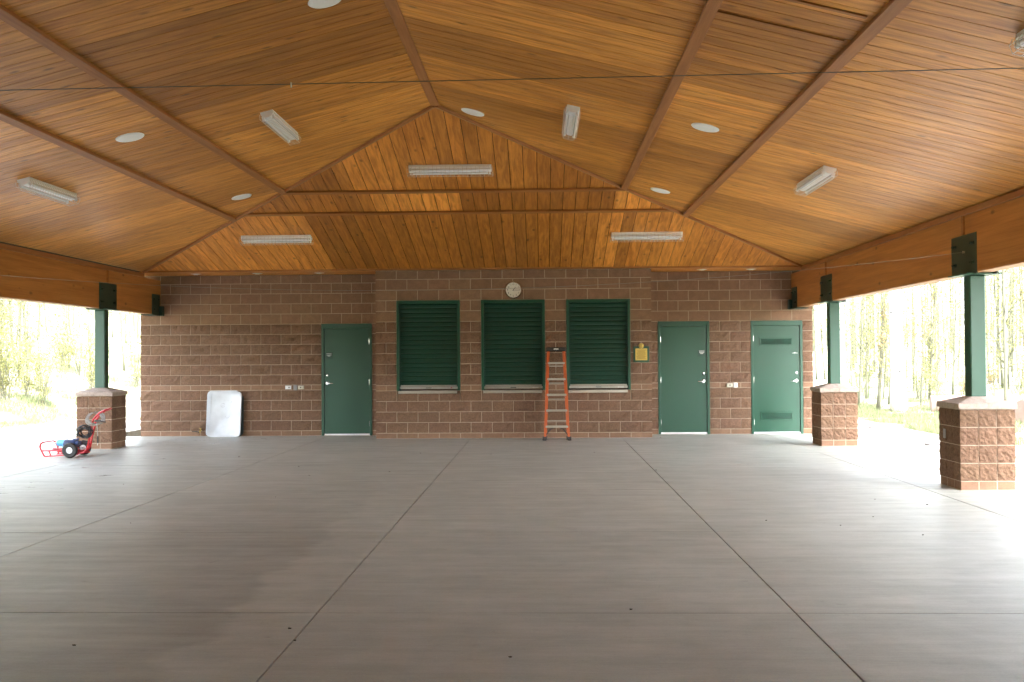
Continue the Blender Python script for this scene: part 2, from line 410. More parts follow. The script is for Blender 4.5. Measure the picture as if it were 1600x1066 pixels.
WINS = [(208, 256, 36, 104), (272, 320, 36, 104), (336, 384, 36, 104)]
for c in range(17):
    lay(0, 192, c, 0, DOORS, lend=True)
    lay(400, 528, c, 0, DOORS, rend=True)
    lay(192, 400, c, BUMP, WINS, lend=False)
def backing(x0, x1, y0, y1, holes):
    mb = MB(); xs = sorted({x0, x1} | {h[0] for h in holes} | {h[1] for h in holes})
    for a, b in zip(xs, xs[1:]):
        hs_ = [h for h in holes if h[0] < (a+b)/2 < h[1]]
        if not hs_: mb.box(a*IN, b*IN, y0, y1, 0, 3.214)
        else:
            h = hs_[0]
            if h[2] > 0: mb.box(a*IN, b*IN, y0, y1, 0, h[2]*IN)
            mb.box(a*IN, b*IN, y0, y1, h[3]*IN, 3.214)
    return mb
MR = .0028
bk = backing(.3, 192, MR, .19, DOORS[:1]); bk.obj('mortar_joints', 'mortar', wall)
backing(400, 527.7, MR, .19, DOORS[1:]).obj('mortar_joints', 'mortar', wall)
backing(192.3, 399.7, BUMP+MR, BUMP+.19, WINS).obj('mortar_joints', 'mortar', wall)
for xx in (192.3, 392): MB().box(xx*IN, (xx+7.7)*IN, BUMP+.19, .0, 0, 3.214).obj('bay_return', 'smooth', wall)
MB().box(.02, WALLX-.02, .2, 6.0, 0, 3.22).obj('building_core', 'smooth', wall)

# ------------------------------------------------------------------ doors
def door(x0, label, hinge_right, vents):
    t = empty('door', (x0*IN, 0, 0)); tag(t, label, 'door')
    W, H = 40*IN, 88*IN; jw, hd = 2*IN, 4*IN
    fy0, fy1 = -.012, .13
    f = MB().bbox(0, jw, fy0, fy1, 0, H, .003).bbox(W-jw, W, fy0, fy1, 0, H, .003).bbox(jw, W-jw, fy0, fy1, H-hd, H, .003)
    f.obj('frame', 'green', t)
    ly = .012
    leaf = MB().bbox(jw+.003, W-jw-.003, ly, ly+.045, .035, H-hd-.003, .002).obj('leaf', 'green', t)
    MB().box(jw+.003, W-jw-.003, ly-.004, ly+.04, .012, .037).obj('door_sweep', 'white', t)
    MB().box(jw, W-jw, -.02, .10, .0, .010).obj('threshold', 'steel', t)
    sgn = 1 if hinge_right else -1
    hx = W-jw if hinge_right else jw
    for z in (.24, 1.07, 1.88):
        MB().tube([(hx-sgn*.002, ly-.010, z-.055), (hx-sgn*.002, ly-.010, z+.055)], .008, 8).obj('hinge', 'chrome', t, smooth=True)
    kx = jw+.07 if hinge_right else W-jw-.07
    k = MB().lathe([(0, -.014), (.03, -.012), (.038, -.004), (.038, 0)], (kx, ly, 1.045), 'Y', 20).obj('lever_handle', 'chrome', t, smooth=True)
    lv = MB().tube([(kx, ly-.012, 1.045), (kx, ly-.05, 1.045), (kx+sgn*.02, ly-.057, 1.045), (kx+sgn*.12, ly-.055, 1.04)], [.012, .012, .012, .008], 8).obj('lever', 'chrome', k, smooth=True)
    MB().lathe([(0, -.018), (.022, -.016), (.027, -.006), (.027, 0)], (kx, ly, 1.20), 'Y', 18).obj('deadbolt', 'chrome', t, smooth=True)
    sx = jw+.10 if hinge_right else W-jw-.10
    sg = MB().bbox(sx-.075, sx+.075, ly-.006, ly-.0005, 1.535, 1.665, .002).obj('sign_plate', 'green_shut' if not vents else 'green', t)
    rows = [(1.642, .105), (1.612, .095), (1.592, .055)] if not vents else [(1.605, .022), (1.592, .105)]
    for zz, ww in rows:
        MB().box(sx-ww/2, sx+ww/2, ly-.0075, ly-.0063, zz-.006, zz+.004).obj('sign_lettering', 'lettering', sg)
    if vents:
        for za, zb in ((1.735, 1.905), (.265, .445)):
            vx0, vx1 = jw+.125, W-jw-.145
            fr = MB().bbox(vx0, vx1, ly-.014, ly-.0005, zb-.03, zb, .003).bbox(vx0, vx1, ly-.014, ly-.0005, za, za+.03, .003).bbox(vx0, vx0+.03, ly-.014, ly-.0005, za+.03, zb-.03, .003).bbox(vx1-.03, vx1, ly-.014, ly-.0005, za+.03, zb-.03, .003)
            vf = fr.obj('vent_frame', 'green', t)
            MB().box(vx0+.03, vx1-.03, ly-.002, ly-.0006, za+.03, zb-.03).obj('vent_back', 'green_dark', vf)
            n = 5
            for i in range(n):
                z = za+.03+(zb-za-.06)*(i+.5)/n
                MB().bar((vx0+.03, ly-.008, z), (vx1-.03, ly-.008, z), .012, .006, (0, -.8, .6)).obj('vent_slat', 'green', vf)
    return t
door(144, 'dark green steel door left of the serving windows', True, False)
door(408, 'plain green steel door right of the serving windows, beside the brass plaque', False, False)
door(480, 'green steel door with two louvre vents at the right end of the wall', False, True)

# ------------------------------------------------------------------ roll-up shutters
def shutter(x0, label):
    t = empty('roll_up_shutter', (x0*IN, BUMP, 36*IN)); tag(t, label, 'shutter', 'roll-up serving shutters')
    W, H = 48*IN, 68*IN; jw = .048
    MB().bbox(0, jw, -.016, .16, .0, H, .003).bbox(W-jw, W, -.016, .16, .0, H, .003).bbox(jw, W-jw, -.016, .16, H-.062, H, .003).obj('frame', 'green', t)
    for xa in (jw, W-jw-.022): MB().box(xa, xa+.022, .045, .15, .0, H-.062).obj('guide_rail', 'green_dark', t)
    zb, zt = .105, H-.06; n = 18; p = (zt-zb)/n
    prof = []
    for i in range(n):
        z = zb+i*p
        v = []; f = []
        pr = [(0, .012), (.10, -.002), (.42, -.010), (.52, -.002), (.60, -.010), (.90, -.002), (1.0, .012)]
        for q, d in pr:
            for xx in (jw+.012, W-jw-.012): v.append((xx, .075+d, z+q*p*.985))
        for k in range(len(pr)-1): f.append((2*k, 2*k+1, 2*k+3, 2*k+2))
        pyobj('shutter_slat', v, f, 'green_shut', t)
    bb = MB().bbox(jw+.004, W-jw-.004, .03, .09, .028, .075, .004).bbox(jw+.004, W-jw-.004, .05, .09, .079, .104, .003).obj('bottom_bar', 'steel', t)
    MB().box(W/2-.055, W/2+.055, .026, .0295, .045, .056).obj('lift_slot', 'black', bb)
    if x0 != 208: MB().box(W-jw-.2, W-jw-.08, .0265, .0295, .042, .056).obj('sticker', 'lettering', bb)
    else: MB().box(W-jw-.14, W-jw-.11, .0265, .0295, .044, .058).obj('sticker', 'red', bb)
    MB().bbox(jw-.012, W-jw-.012, -.05, .1, -.055, -.002, .003).obj('counter_sill', 'steel', t)
    return t
shutter(208, 'green roll-up serving shutter nearest the left door')
shutter(272, 'middle green roll-up serving shutter, below the wall clock')
shutter(336, 'green roll-up serving shutter between the ladder and the brass plaque')

# ------------------------------------------------------------------ ceiling
TONES = [(.66, .60, .52), (.86, .82, .76), (1.0, 1.0, 1.0), (1.24, 1.34, 1.5), (1.04, .98, .88), (.80, .70, .60), (1.14, 1.18, 1.2), (.94, .92, .88)]
def clip_poly(poly, a, b, c):
    """keep a*x+b*y<=c"""
    out = []
    for i in range(len(poly)):
        p, q = poly[i], poly[(i+1) % len(poly)]
        dp, dq = a*p[0]+b*p[1]-c, a*q[0]+b*q[1]-c
        if dp <= 0: out.append(p)
        if dp*dq < 0:
            t = dp/(dp-dq); out.append((p[0]+(q[0]-p[0])*t, p[1]+(q[1]-p[1])*t))
    return out
def plank(poly, frame, parent, tone, th=.016):
    """poly in slope coords (along board, across); frame = matrix with x along the board, z pointing down into the room"""
    cx = sum(p[0] for p in poly)/len(poly); cyy = sum(p[1] for p in poly)/len(poly)
    n = len(poly); b = .0025
    v = []
    for p in poly: v.append((p[0]-cx, p[1]-cyy, -th))
    for p in poly: v.append((p[0]-cx, p[1]-cyy, 0))
    f = [tuple(range(n-1, -1, -1)), tuple(range(n, 2*n))]+[(i, (i+1) % n, n+(i+1) % n, n+i) for i in range(n)]
    me = bpy.data.meshes.new('ceiling_plank'); me.from_pydata(v, [], f); me.update(); me.materials.append(M['plank'])
    o = bpy.data.objects.new('ceiling_plank', me); COL.objects.link(o); o.parent = parent
    o.matrix_local = frame @ Matrix.Translation((cx, cyy, 0))
    o.color = (*tone, 1)
    return o
PW = 8*IN
# tone of each four-foot panel, counted from the end slope towards the camera
PANELS = {('ceiling_left', 2): [1.08, 1.1, 1.0, 1.15, .98, 1.14, .92, .70, .76, .95, .8],
          ('ceiling_left', 1): [.92, .98, 1.08, .86, 1.02, .84, .94, 1.08, .8, .9],
          ('ceiling_left', 0): [.98, 1.14, 1.04, 1.2, .98, 1.1, .9, 1.12, 1.0],
          ('ceiling_right', 2): [1.1, .92, 1.12, .86, 1.06, .84, 1.0, .82, 1.16, .94, 1.04],
          ('ceiling_right', 1): [.84, 1.08, .98, 1.12, .9, .82, 1.06, 1.18, .86, .8],
          ('ceiling_right', 0): [.94, 1.16, 1.0, .84, 1.2, 1.02, 1.14, 1.0, 1.06]}
def hip_tone(b, x):
    seq = ([(4.2, 1.12), (5.4, .74), (6.6, .86), (7.8, .78), (9.0, .9), (9.45, 1.28), (9.7, .82), (10.7, 1.16), (99, .95)],
           [(5.4, .82), (6.7, 1.36), (9.2, .70), (9.9, 1.34), (99, 1.05)],
           [(5.0, .72), (5.7, 1.06), (6.2, 1.0), (7.4, .9), (8.1, 1.04), (99, .82)])[b]
    q = 1+(next(v_ for lim, v_ in seq if x < lim)-1)*1.25
    j = 1+random.Random(seed_of('hip', b, round(x, 2))).uniform(-.15, .13)
    return (q*j, q**1.12*j, q**1.3*j)
def tone_for(key, i):
    rnd = random.Random(seed_of(key, i//6))
    t = TONES[rnd.randrange(len(TONES))]
    if key in PANELS and i//6 < len(PANELS[key]):
        q = 1+(PANELS[key][i//6]-1)*1.3; t = (q, q**1.12, q**1.3)
    r1 = random.Random(seed_of(key, i, 5))
    j = 1+r1.uniform(-.07, .07)
    if r1.random() < .10: j *= r1.choice((.86, 1.14))
    return tuple(c*j for c in t)
def mat_from(x, y, z, o):
    m_ = Matrix((x, y, z)).transposed().to_4x4(); m_.translation = o; return m_
# trims positions as plan distance from the eave
BAND = [0.02, (3.0-.41-.04), (4.05-.41), RUN-.04]
def side(name, sgn, label):
    ex = EX1 if sgn > 0 else EX0
    e = Vector((-sgn*CA, 0, SA)); yv = Vector((0, -sgn, 0)); n = e.cross(yv)      # n points down
    if n.z > 0: yv = -yv; n = e.cross(yv)
    fr = mat_from(e, yv, n, Vector((ex, 0, EZ)))
    ys = yv.y                                             # across coordinate = ys * y
    root = empty(name); tag(root, label, kind='structure')
    def hipclip(poly):   # plan distance d = s*CA must stay <= HY - y ; y = ys*t
        return clip_poly(poly, CA, ys, HY)
    cnt = 0
    for b in range(3):
        s0, s1 = (BAND[b]/CA if b else -.02), BAND[b+1]/CA
        i = 0; y1 = HY-.02
        while y1 > -17.0:
            y0 = y1-PW
            ta, tb = sorted((ys*(y0+.0045), ys*(y1-.0045)))
            poly = hipclip([(s0, ta), (s1, ta), (s1, tb), (s0, tb)])
            if len(poly) >= 3 and abs(sum(poly[k][0]*poly[(k+1) % len(poly)][1]-poly[(k+1) % len(poly)][0]*poly[k][1] for k in range(len(poly))))/2 > .004:
                plank(poly, fr, root, tone_for((name, b), i)); cnt += 1
            i += 1; y1 = y0
        ta, tb = sorted((ys*YB, ys*y1)); o = plank([(s0, ta), (s1, ta), (s1, tb), (s0, tb)], fr, root, (1, 1, 1)); o.name = 'plank_field'; o['kind'] = 'stuff'
    # deck above the planks, with unseen eaves, overhang lengthened to even out the daylight
    poly = hipclip([(-1.55, ys*YB), (SL, ys*YB), (SL, ys*(HY+1)), (-1.55, ys*(HY+1))]) if ys > 0 else hipclip([(-1.55, ys*(HY+1)), (SL, ys*(HY+1)), (SL, ys*YB), (-1.55, ys*YB)])
    k = len(poly); v = [(p[0], p[1], -.012) for p in poly]+[(p[0], p[1], -.25) for p in poly]
    pyobj('roof_deck', v, [tuple(range(k)), tuple(range(2*k-1, k-1, -1))]+[(a, (a+1) % k, k+(a+1) % k, k+a) for a in range(k)], 'deck', root, mw=fr)
    # purlin trims
    for d in (BAND[1], BAND[2]):
        s = d/CA; yend = HY-d
        L_ = yend-YB
        tm = fr @ Matrix.Translation((s, ys*(YB+yend)/2, .022)) @ Matrix.Rotation(R(90), 4, 'Z')
        MB().bbox(-L_/2, L_/2, -.05, .05, -.022, .022, .004).obj('trim_board', 'trim', root, mw=tm)
    # eave trim on top of the beam
    xx = ex-sgn*.012
    MB().bbox(YB, HY-.02, -.03, .03, -.035, .035, .004).obj('eave_trim', 'trim', root, mw=mat_from(Vector((0, 1, 0)), Vector((-1, 0, 0)), Vector((0, 0, 1)), Vector((xx, 0, EZ-.05 if sgn > 0 else EZ-.075))))
    return root, fr, ys
rootR, frR, ysR = side('ceiling_right', 1, 'right-hand slope of the stained timber plank ceiling')
rootL, frL, ysL = side('ceiling_left', -1, 'left-hand slope of the stained timber plank ceiling')
# cross trims around a joint on the right slope
for y in (-12.70, -13.25):
    d0, d1 = 13.0-10.36, 13.0-9.40
    MB().bbox(-(d1-d0)/2/CA, (d1-d0)/2/CA, -.02, .02, -.006, .006, .002).obj('trim_board', 'trim', rootR, mw=frR @ Matrix.Translation(((d0+d1)/2/CA, ysR*y, .0075)))
# ridge trim
MB().bbox(YB, HY-RUN+.03, -.057, .057, -.035, .035, .005).obj('ridge_trim', 'trim', rootR, mw=mat_from(Vector((0, 1, 0)), Vector((-1, 0, 0)), Vector((0, 0, 1)), Vector((XC, 0, 4.806+.033))))
# hip slope
rootH = empty('ceiling_hip'); tag(rootH, 'triangular end slope of the plank ceiling above the back wall', kind='structure')
e = Vector((0, -CA, SA)); xv = Vector((-1, 0, 0)); n = e.cross(xv)
if n.z > 0: xv = -xv; n = e.cross(xv)
xs_ = xv.x
frH = mat_from(e, xv, n, Vector((0, HY, EZ)))
HB = [0.03, 2.76, 3.60, RUN]
for b in range(3):
    i = 0; x = XC-PW*32+.09
    while x < EX1+.1:
        x1 = x+PW
        ta, tb = sorted((xs_*(x+.0055), xs_*(x1-.0055)))
        poly = [(HB[b]/CA, ta), (HB[b+1]/CA, ta), (HB[b+1]/CA, tb), (HB[b]/CA, tb)]
        poly = clip_poly(poly, CA, -xs_, -EX0)      # d <= x-EX0
        poly = clip_poly(poly, CA, xs_, EX1) if len(poly) > 2 else poly
        if len(poly) >= 3:
            ar = abs(sum(poly[k][0]*poly[(k+1) % len(poly)][1]-poly[(k+1) % len(poly)][0]*poly[k][1] for k in range(len(poly))))/2
            if ar > .003:
                tn = hip_tone(b, (x+x1)/2); tn = (tn[0]*1.0, tn[1]*.90, tn[2]*.78)
                plank(poly, frH, rootH, tn)
        i += 1; x = x1
poly = [(-.0, xs_*(EX0-.0)), (-.0, xs_*EX1), (SL, xs_*XC)]
if (poly[1][0]-poly[0][0])*(poly[2][1]-poly[0][1])-(poly[1][1]-poly[0][1])*(poly[2][0]-poly[0][0]) < 0: poly.reverse()
v = [(p[0], p[1], -.012) for p in poly]+[(p[0], p[1], -.25) for p in poly]
pyobj('roof_deck', v, [(0, 1, 2), (5, 4, 3), (0, 1, 4, 3), (1, 2, 5, 4), (2, 0, 3, 5)], 'deck', rootH, mw=frH)
for d in (HB[1], HB[2]):
    xa, xb = EX0+d+.02, EX1-d-.02
    MB().bbox(-(xb-xa)/2, (xb-xa)/2, -.036, .036, -.018, .018, .004).obj('trim_board', 'trim', rootH, mw=frH @ Matrix.Translation((d/CA, xs_*(xa+xb)/2, .02)) @ Matrix.Rotation(R(90), 4, 'Z'))
# trims along the two hip lines
for sx_, x0 in ((1, EX0), (-1, EX1)):
    a = Vector((x0+sx_*.04, HY-.04, EZ+.0)); b = Vector((XC-sx_*.02, HY-RUN+.02, EZ+S*RUN-.012))
    d = (b-a); Lh = d.length; d.normalize(); nn = Vector((sx_*SA*.7, SA*.7, -1)).normalized(); nn = (nn-d*nn.dot(d)).normalized(); sd_ = nn.cross(d)
    mw = mat_from(d, sd_, nn, (a+b)/2+nn*.014)
    MB().bbox(-Lh/2, Lh/2, -.034, .034, -.02, .02, .004).obj('hip_trim', 'trim', rootH, mw=mw)
# lower trim and soffit
MB().bbox(-(EX1-EX0)/2, (EX1-EX0)/2, -.025, .025, -.04, .04, .004).obj('fascia_trim', 'trim', rootH, mw=Matrix.Translation((XC, HY+.01, EZ+.018)))
sof = empty('soffit'); tag(sof, 'flat wooden soffit strip between the sloped ceiling and the back wall', kind='structure')
for (xa, xb) in ((0, 192), (400, 528)):
    for k in range(4):
        y0 = HY+.04+k*.222; 
        L_ = (xb-xa)*IN
        o = MB().bbox(-L_/2, L_/2, .002, .219, 0, .02, .003).obj('soffit_board', 'plank', sof, mw=Matrix.Translation(((xa+xb)/2*IN, y0, 3.218)))
        o.color = (.95, .85, .75, 1)
MB().box(.0, WALLX, HY+.03, .3, 3.241, 3.30).obj('soffit_deck', 'deck', sof)
MB().box(-.9, 14.3, .19, 6.6, 3.302, 3.5).obj('unseen_rear_roof', 'roof', sof)  # unseen box over the rear building, added to block daylight
MB().box(-.55, 14.0, HY+.02, .2, 3.45, 3.7).obj('roof_edge', 'roof', sof)

rg = empty('rear_light_block'); tag(rg, 'unseen end and side walls added behind the camera to darken the foreground', kind='structure')  # unseen closing walls, added to keep the near floor dim
pyobj('gable_board', [(-.3, YB, 3.05), (13.7, YB, 3.05), (XC, YB, 4.8), (-.3, YB-.1, 3.05), (13.7, YB-.1, 3.05), (XC, YB-.1, 4.8)], [(0, 1, 2), (5, 4, 3), (0, 3, 4, 1), (1, 4, 5, 2), (2, 5, 3, 0)], 'glulam', rg)
MB().box(-.3, 13.7, YB-.12, YB+.1, 2.45, 3.05).obj('end_beam', 'glulam', rg)
MB().box(.4, 13.0, YB-.2, YB, 0, 2.45).obj('end_light_block', 'smooth', rg)  # added wall, stops light coming in from behind the camera
for xa, xb in ((.21, .42), (12.99, 13.20)): MB().box(xa, xb, YB, -16.0, 0, 2.43).obj('side_light_block', 'smooth', rg)  # added out of view, shuts daylight off the near floor

# ------------------------------------------------------------------ beams
def beam(x0, x1, ya, yb, z0, z1, label):
    t = empty('glulam_beam', ((x0+x1)/2, (ya+yb)/2, z0)); tag(t, label, 'beam')
    L_ = (yb-ya)/2; w_ = (x1-x0)/2
    MB().bbox(-L_+.004, L_-.004, -w_, w_, 0, z1-z0, .008).obj('timber', 'glulam', t, mw=Matrix.Rotation(R(90), 4, 'Z'))
    return t
YN, YF, YFL = -8.36, -2.54, -2.565
ZR0, ZR1, ZL0, ZL1 = 2.472, 3.155, 2.437, 3.125
def cover(t, xin, y, z0, z1):
    MB().bbox(xin-.012, xin+.012, y-.03, y+.03, z0, z1, .003).obj('joint_cover', 'trim', t, mw=t.matrix_basis.inverted())
bR1 = beam(12.99, 13.20, YB, YN, ZR0, ZR1, 'glued laminated timber beam at the right edge of the frame, nearest the camera')
bR2 = beam(12.99, 13.20, YN, YF, ZR0, ZR1, 'long glued laminated beam between the two right-hand columns')
bR3 = beam(12.99, 13.20, YF, -.02, ZR0, ZR1, 'short beam stub from the far right column to the back wall')
bL2 = beam(.21, .42, YB, YFL, ZL0, ZL1, 'long glued laminated beam above the left-hand opening')
bL3 = beam(.21, .42, YFL, -.02, ZL0, ZL1, 'short beam stub from the left column to the back wall')
cover(bR2, 12.984, YN, 2.93, 3.15); cover(bR3, 12.984, YF, 2.93, 3.15); cover(bL3, .426, YFL, 2.90, 3.12)
# wall hangers of the stubs
for t, x, sg, z0 in ((bR3, 12.985, -1, ZR0), (bL3, .425, 1, ZL0)):
    p = MB().bbox(x-.006, x+.006, -.50, -.10, z0-.02, z0+.40, .002).bbox(x-.22 if sg > 0 else x-.03, x+.03 if sg > 0 else x+.22, -.52, -.03, z0-.022, z0-.004, .002).obj('hanger_plate', 'green_dark', t, mw=t.matrix_basis.inverted())
    MB().bbox(min(x+sg*.004, x+sg*.06), max(x+sg*.004, x+sg*.06), -.14, -.005, z0-.02, z0+.17, .003).obj('wall_angle', 'green_dark', t, mw=t.matrix_basis.inverted())
    for y, z in ((-.42, z0+.30), (-.18, z0+.30), (-.42, z0+.1)):
        MB().lathe([(0, sg*.03), (.014, sg*.03), (.016, sg*.008), (.022, sg*.006), (.022, 0)], (x+sg*.006, y, z), 'X', 8).obj('bolt', 'green_dark', p)

# ------------------------------------------------------------------ columns (block pier, cap, steel post, beam saddle)
def stone_mesh(var, faces, ht, split):
    key = ('st', var, faces, round(ht, 3), split)
    if key in _bm_cache: return _bm_cache[key]
    rnd = random.Random(seed_of(key))
    h = .2-G/2; n = 4 if split else 1; v = []; f = []
    bm = bmesh.new(); bmesh.ops.create_cube(bm, size=1)
    for q in bm.verts: q.co = Vector((q.co.x*.1936, q.co.y*.1936, (q.co.z+.5)*ht))
    if split:
        fc = [g for g in bm.faces if any(g.normal.dot(Vector(d)) > .9 for d in faces)]
        ed = list({e_ for g in fc for e_ in g.edges})
        bmesh.ops.subdivide_edges(bm, edges=ed, cuts=5, use_grid_fill=True)
        bm.normal_update()
        for q in bm.verts:
            for d in faces:
                dv = Vector(d)
                if q.co.dot(dv) > .0966:
                    edge = q.co.z < .002 or q.co.z > ht-.002
                    oth = abs(q.co.cross(Vector((0, 0, 1))).dot(dv)) 
                    side_ = abs(q.co.dot(Vector((-dv.y, dv.x, 0)))) > .094
                    am = .011+.009*noise.noise(q.co*20+Vector((var*5.1, 0, 0)))+rnd.uniform(-.005, .005)
                    q.co += dv*am*(.6 if edge else 1)*(.75 if side_ and not edge else 1)
    me = bpy.data.meshes.new('pier_block'); bm.to_mesh(me); bm.free(); me.materials.append(M['split' if split else 'smooth'])
    _bm_cache[key] = me
    return me
def column(x0, y0, ztop, inner, label):
    """x0,y0 = front-left corner of the pier; inner = -1 when the room lies towards -x"""
    P = 24*IN; c = Vector((x0+P/2, y0+P/2, 0))
    t = empty('column', c); tag(t, label, 'column')
    MB().box(-.2995, .2995, -.2995, .2995, .001, .914).obj('mortar_core', 'mortar', t)
    zc = [(0, 4, False), (4, 12, True), (12, 20, True), (20, 28, True), (28, 36, True)]
    for za, zb, sp in zc:
        for i in (-1, 0, 1):
            for j in (-1, 0, 1):
                if i == 0 and j == 0: continue
                fcs = tuple(([(float(i), 0., 0.)] if i else [])+([(0., float(j), 0.)] if j else []))
                me = stone_mesh(random.randrange(3), fcs, (zb-za)*IN-G, sp)
                o = link('pier_block', me, None, t); k = 1.0 if sp else 1.004
                o.location = (i*.2032*k, j*.2032*k, za*IN+G/2)
    # cap in four quarters
    h0, h1, o_ = 36*IN+.004, 36*IN+.066, P/2+.022; zp = 1.052; q = .10
    for i in (-1, 1):
        for j in (-1, 1):
            g = .0025
            v = [(g*i, g*j, h0), (o_*i, g*j, h0), (o_*i, o_*j, h0), (g*i, o_*j, h0), (o_*i, g*j, h1), (o_*i, o_*j, h1), (g*i, o_*j, h1), (g*i, g*j, zp), (q*i, g*j, zp), (q*i, q*j, zp), (g*i, q*j, zp)]
            f = [(0, 1, 2, 3), (1, 2, 5, 4), (2, 3, 6, 5), (4, 5, 9, 8), (5, 6, 10, 9), (7, 8, 9, 10), (0, 1, 4, 8, 7), (0, 3, 6, 10, 7)]
            MB().add(v, f).obj('cap_stone', 'cap', t)
    pw = .09
    MB().bbox(-pw, pw, -pw, pw, zp-.03, ztop-.018, .012).obj('post', 'green', t)
    xo = -inner
    MB().bbox(-.20 if xo > 0 else -.20, .20, -.27, .27, ztop-.019, ztop-.003, .002).obj('bearing_plate', 'green', t)
    for sgx in (-1, 1):
        xp = sgx*.112-0.012*inner*0
        ycen = .0
        pl = MB().bbox(xp-.005, xp+.005, -.36, .36, ztop-.02, ztop+.455, .002).obj('side_plate', 'green_dark', t)
        for by in (-.27, .27):
            for bz in (.12, .34):
                for k2 in (0, .09):
                    MB().lathe([(0, sgx*.035), (.013, sgx*.035), (.013, sgx*.012), (.022, sgx*.010), (.022, 0)], (xp+sgx*.005, by*(1-k2*1.6), ztop+bz), 'X', 8).obj('bolt', 'green_dark', pl)
    return t
cNR = column(12.80, -8.665, ZR0, -1, 'green steel column on a block pier at the right edge, nearest the camera')
cFR = column(12.80, -2.845, ZR0, -1, 'green steel column on a block pier beside the louvred door')
cL = column(.015, -2.87, ZL0, 1, 'green steel column on a block pier behind the red pressure washer')
ob = MB().bbox(-.035, .035, -.006, 0, -.055, .055, .003).obj('electrical_box', 'grey', cNR, mw=Matrix.Translation((-.325, .1, .615)) @ Matrix.Rotation(R(-90), 4, 'Z'))

# ------------------------------------------------------------------ ceiling lights and plates
def make_light():
    t = empty('strip_light')
    hw = .61
    prof = [(-.075, 0), (-.075, -.035), (-.028, -.075), (.028, -.075), (.075, -.035), (.075, 0)]
    v = [(x, p[0], p[1]) for x in (-hw, hw) for p in prof]; k = len(prof)
    f = [tuple(range(k)), tuple(range(2*k-1, k-1, -1))]+[(i, k+i, k+(i+1) % k, (i+1) % k) for i in range(k)]
    MB().add(v, f).obj('housing', 'white', t)
    for s_ in (-1, 1):
        MB().tube([(-hw+.05, s_*.058, -.078), (hw-.05, s_*.058, -.078)], .0165, 10).obj('fluorescent_tube', 'tube', t, smooth=True)
        for xx in (-hw+.025, hw-.025): MB().bbox(xx-.012, xx+.012, s_*.058-.016, s_*.058+.016, -.1, -.05, .003).obj('lamp_holder', 'white', t)
    g = MB(); r_ = .0032
    hoop = [(-.082, -.03), (-.095, -.08), (-.06, -.128), (.06, -.128), (.095, -.08), (.082, -.03)]
    nh = 21
    for i in range(nh):
        x = -hw-.02+(2*hw+.04)*i/(nh-1)
        for a, b in zip(hoop, hoop[1:]): g.bar((x, a[0], a[1]), (x, b[0], b[1]), r_, r_, (1, 0, 0))
    for q in ((-.095, -.08), (-.06, -.128), (0, -.128), (.06, -.128), (.095, -.08)): g.bar((-hw-.02, q[0], q[1]), (hw+.02, q[0], q[1]), r_*1.2, r_*1.2)
    g.obj('wire_guard', 'wire', t)
    return t
def zceil(x, y):
    return EZ+S*min(x-EX0, EX1-x, HY-y)
proto = make_light(); first = True
def put_light(fr, loc, along_y, label):
    global first
    o = proto if first else copy_tree(proto); first = False
    e_, yv_, n_ = (fr.col[0].xyz, fr.col[1].xyz, fr.col[2].xyz)
    up_ = -n_
    xax = Vector((0, 1, 0)) if along_y else Vector((1, 0, 0))
    yax = up_.cross(xax)
    o.matrix_world = mat_from(xax, yax, up_, Vector((loc[0], loc[1], zceil(*loc)))+n_*.001)
    tag(o, label, 'strip light', 'caged strip lights on the ceiling')
put_light(frL, (2.06, -8.12), True, 'caged white strip light far left, low on the left ceiling slope')
put_light(frL, (4.93, -8.20), True, 'caged white strip light high on the left ceiling slope')
put_light(frR, (8.45, -8.22), True, 'caged white strip light high on the right ceiling slope, right of the ridge')
put_light(frR, (11.33, -8.22), True, 'caged white strip light low on the right ceiling slope, above the right opening')
put_light(frR, (11.33, -14.15), True, 'caged white strip light cut off by the right edge of the picture')
put_light(frH, (6.735, -5.36), False, 'caged white strip light near the peak of the end slope')
put_light(frH, (3.455, -2.66), False, 'caged white strip light low at the left of the end slope')
put_light(frH, (9.895, -2.64), False, 'caged white strip light low at the right of the end slope')
def plate(fr, x, y, label):
    n_ = fr.col[2].xyz
    o = MB().lathe([(0, .012), (.12, .012), (.148, .010), (.155, .004), (.155, -.001), (0, -.001)], n=36).obj('round_ceiling_plate', 'white', smooth=True)
    o.matrix_world = mat_from(fr.col[0].xyz, fr.col[1].xyz, n_, Vector((x, y, zceil(x, y)))+n_*.001)
    tag(o, label, 'ceiling plate', 'round white plates on the ceiling')
plate(frR, 7.20, -7.27, 'round white ceiling plate just right of the ridge end')
plate(frR, 9.865, -9.25, 'round white ceiling plate between the right trim boards, nearer one')
plate(frR, 9.86, -5.0, 'round white ceiling plate between the right trim boards, farther one')
plate(frL, 3.50, -9.18, 'round white ceiling plate between the left trim boards, nearer one')
plate(frL, 3.50, -4.92, 'round white ceiling plate between the left trim boards, farther one')
plate(frL, 6.18, -11.5, 'round white ceiling plate at the top edge of the picture')
for x, lab in ((1.28, 'leftmost recessed soffit downlight above the left wall'), (2.50, 'middle recessed soffit downlight above the left wall'), (3.72, 'recessed soffit downlight above the left door'),
               (11.17, 'recessed soffit downlight above the plain right door'), (12.12, 'rightmost recessed soffit downlight, above the gap between the right doors')):
    t = empty('downlight', (x, -.46, 3.218)); tag(t, lab, 'downlight', 'recessed downlights in the soffit')
    MB().lathe([(.075, -.004), (.095, -.004), (.098, 0), (.075, 0)], n=24).obj('trim_ring', 'white', t, smooth=True)
    MB().lathe([(0, -.022), (.04, -.019), (.075, -.003)], n=24).obj('lens', 'glow_lens', t, smooth=True)

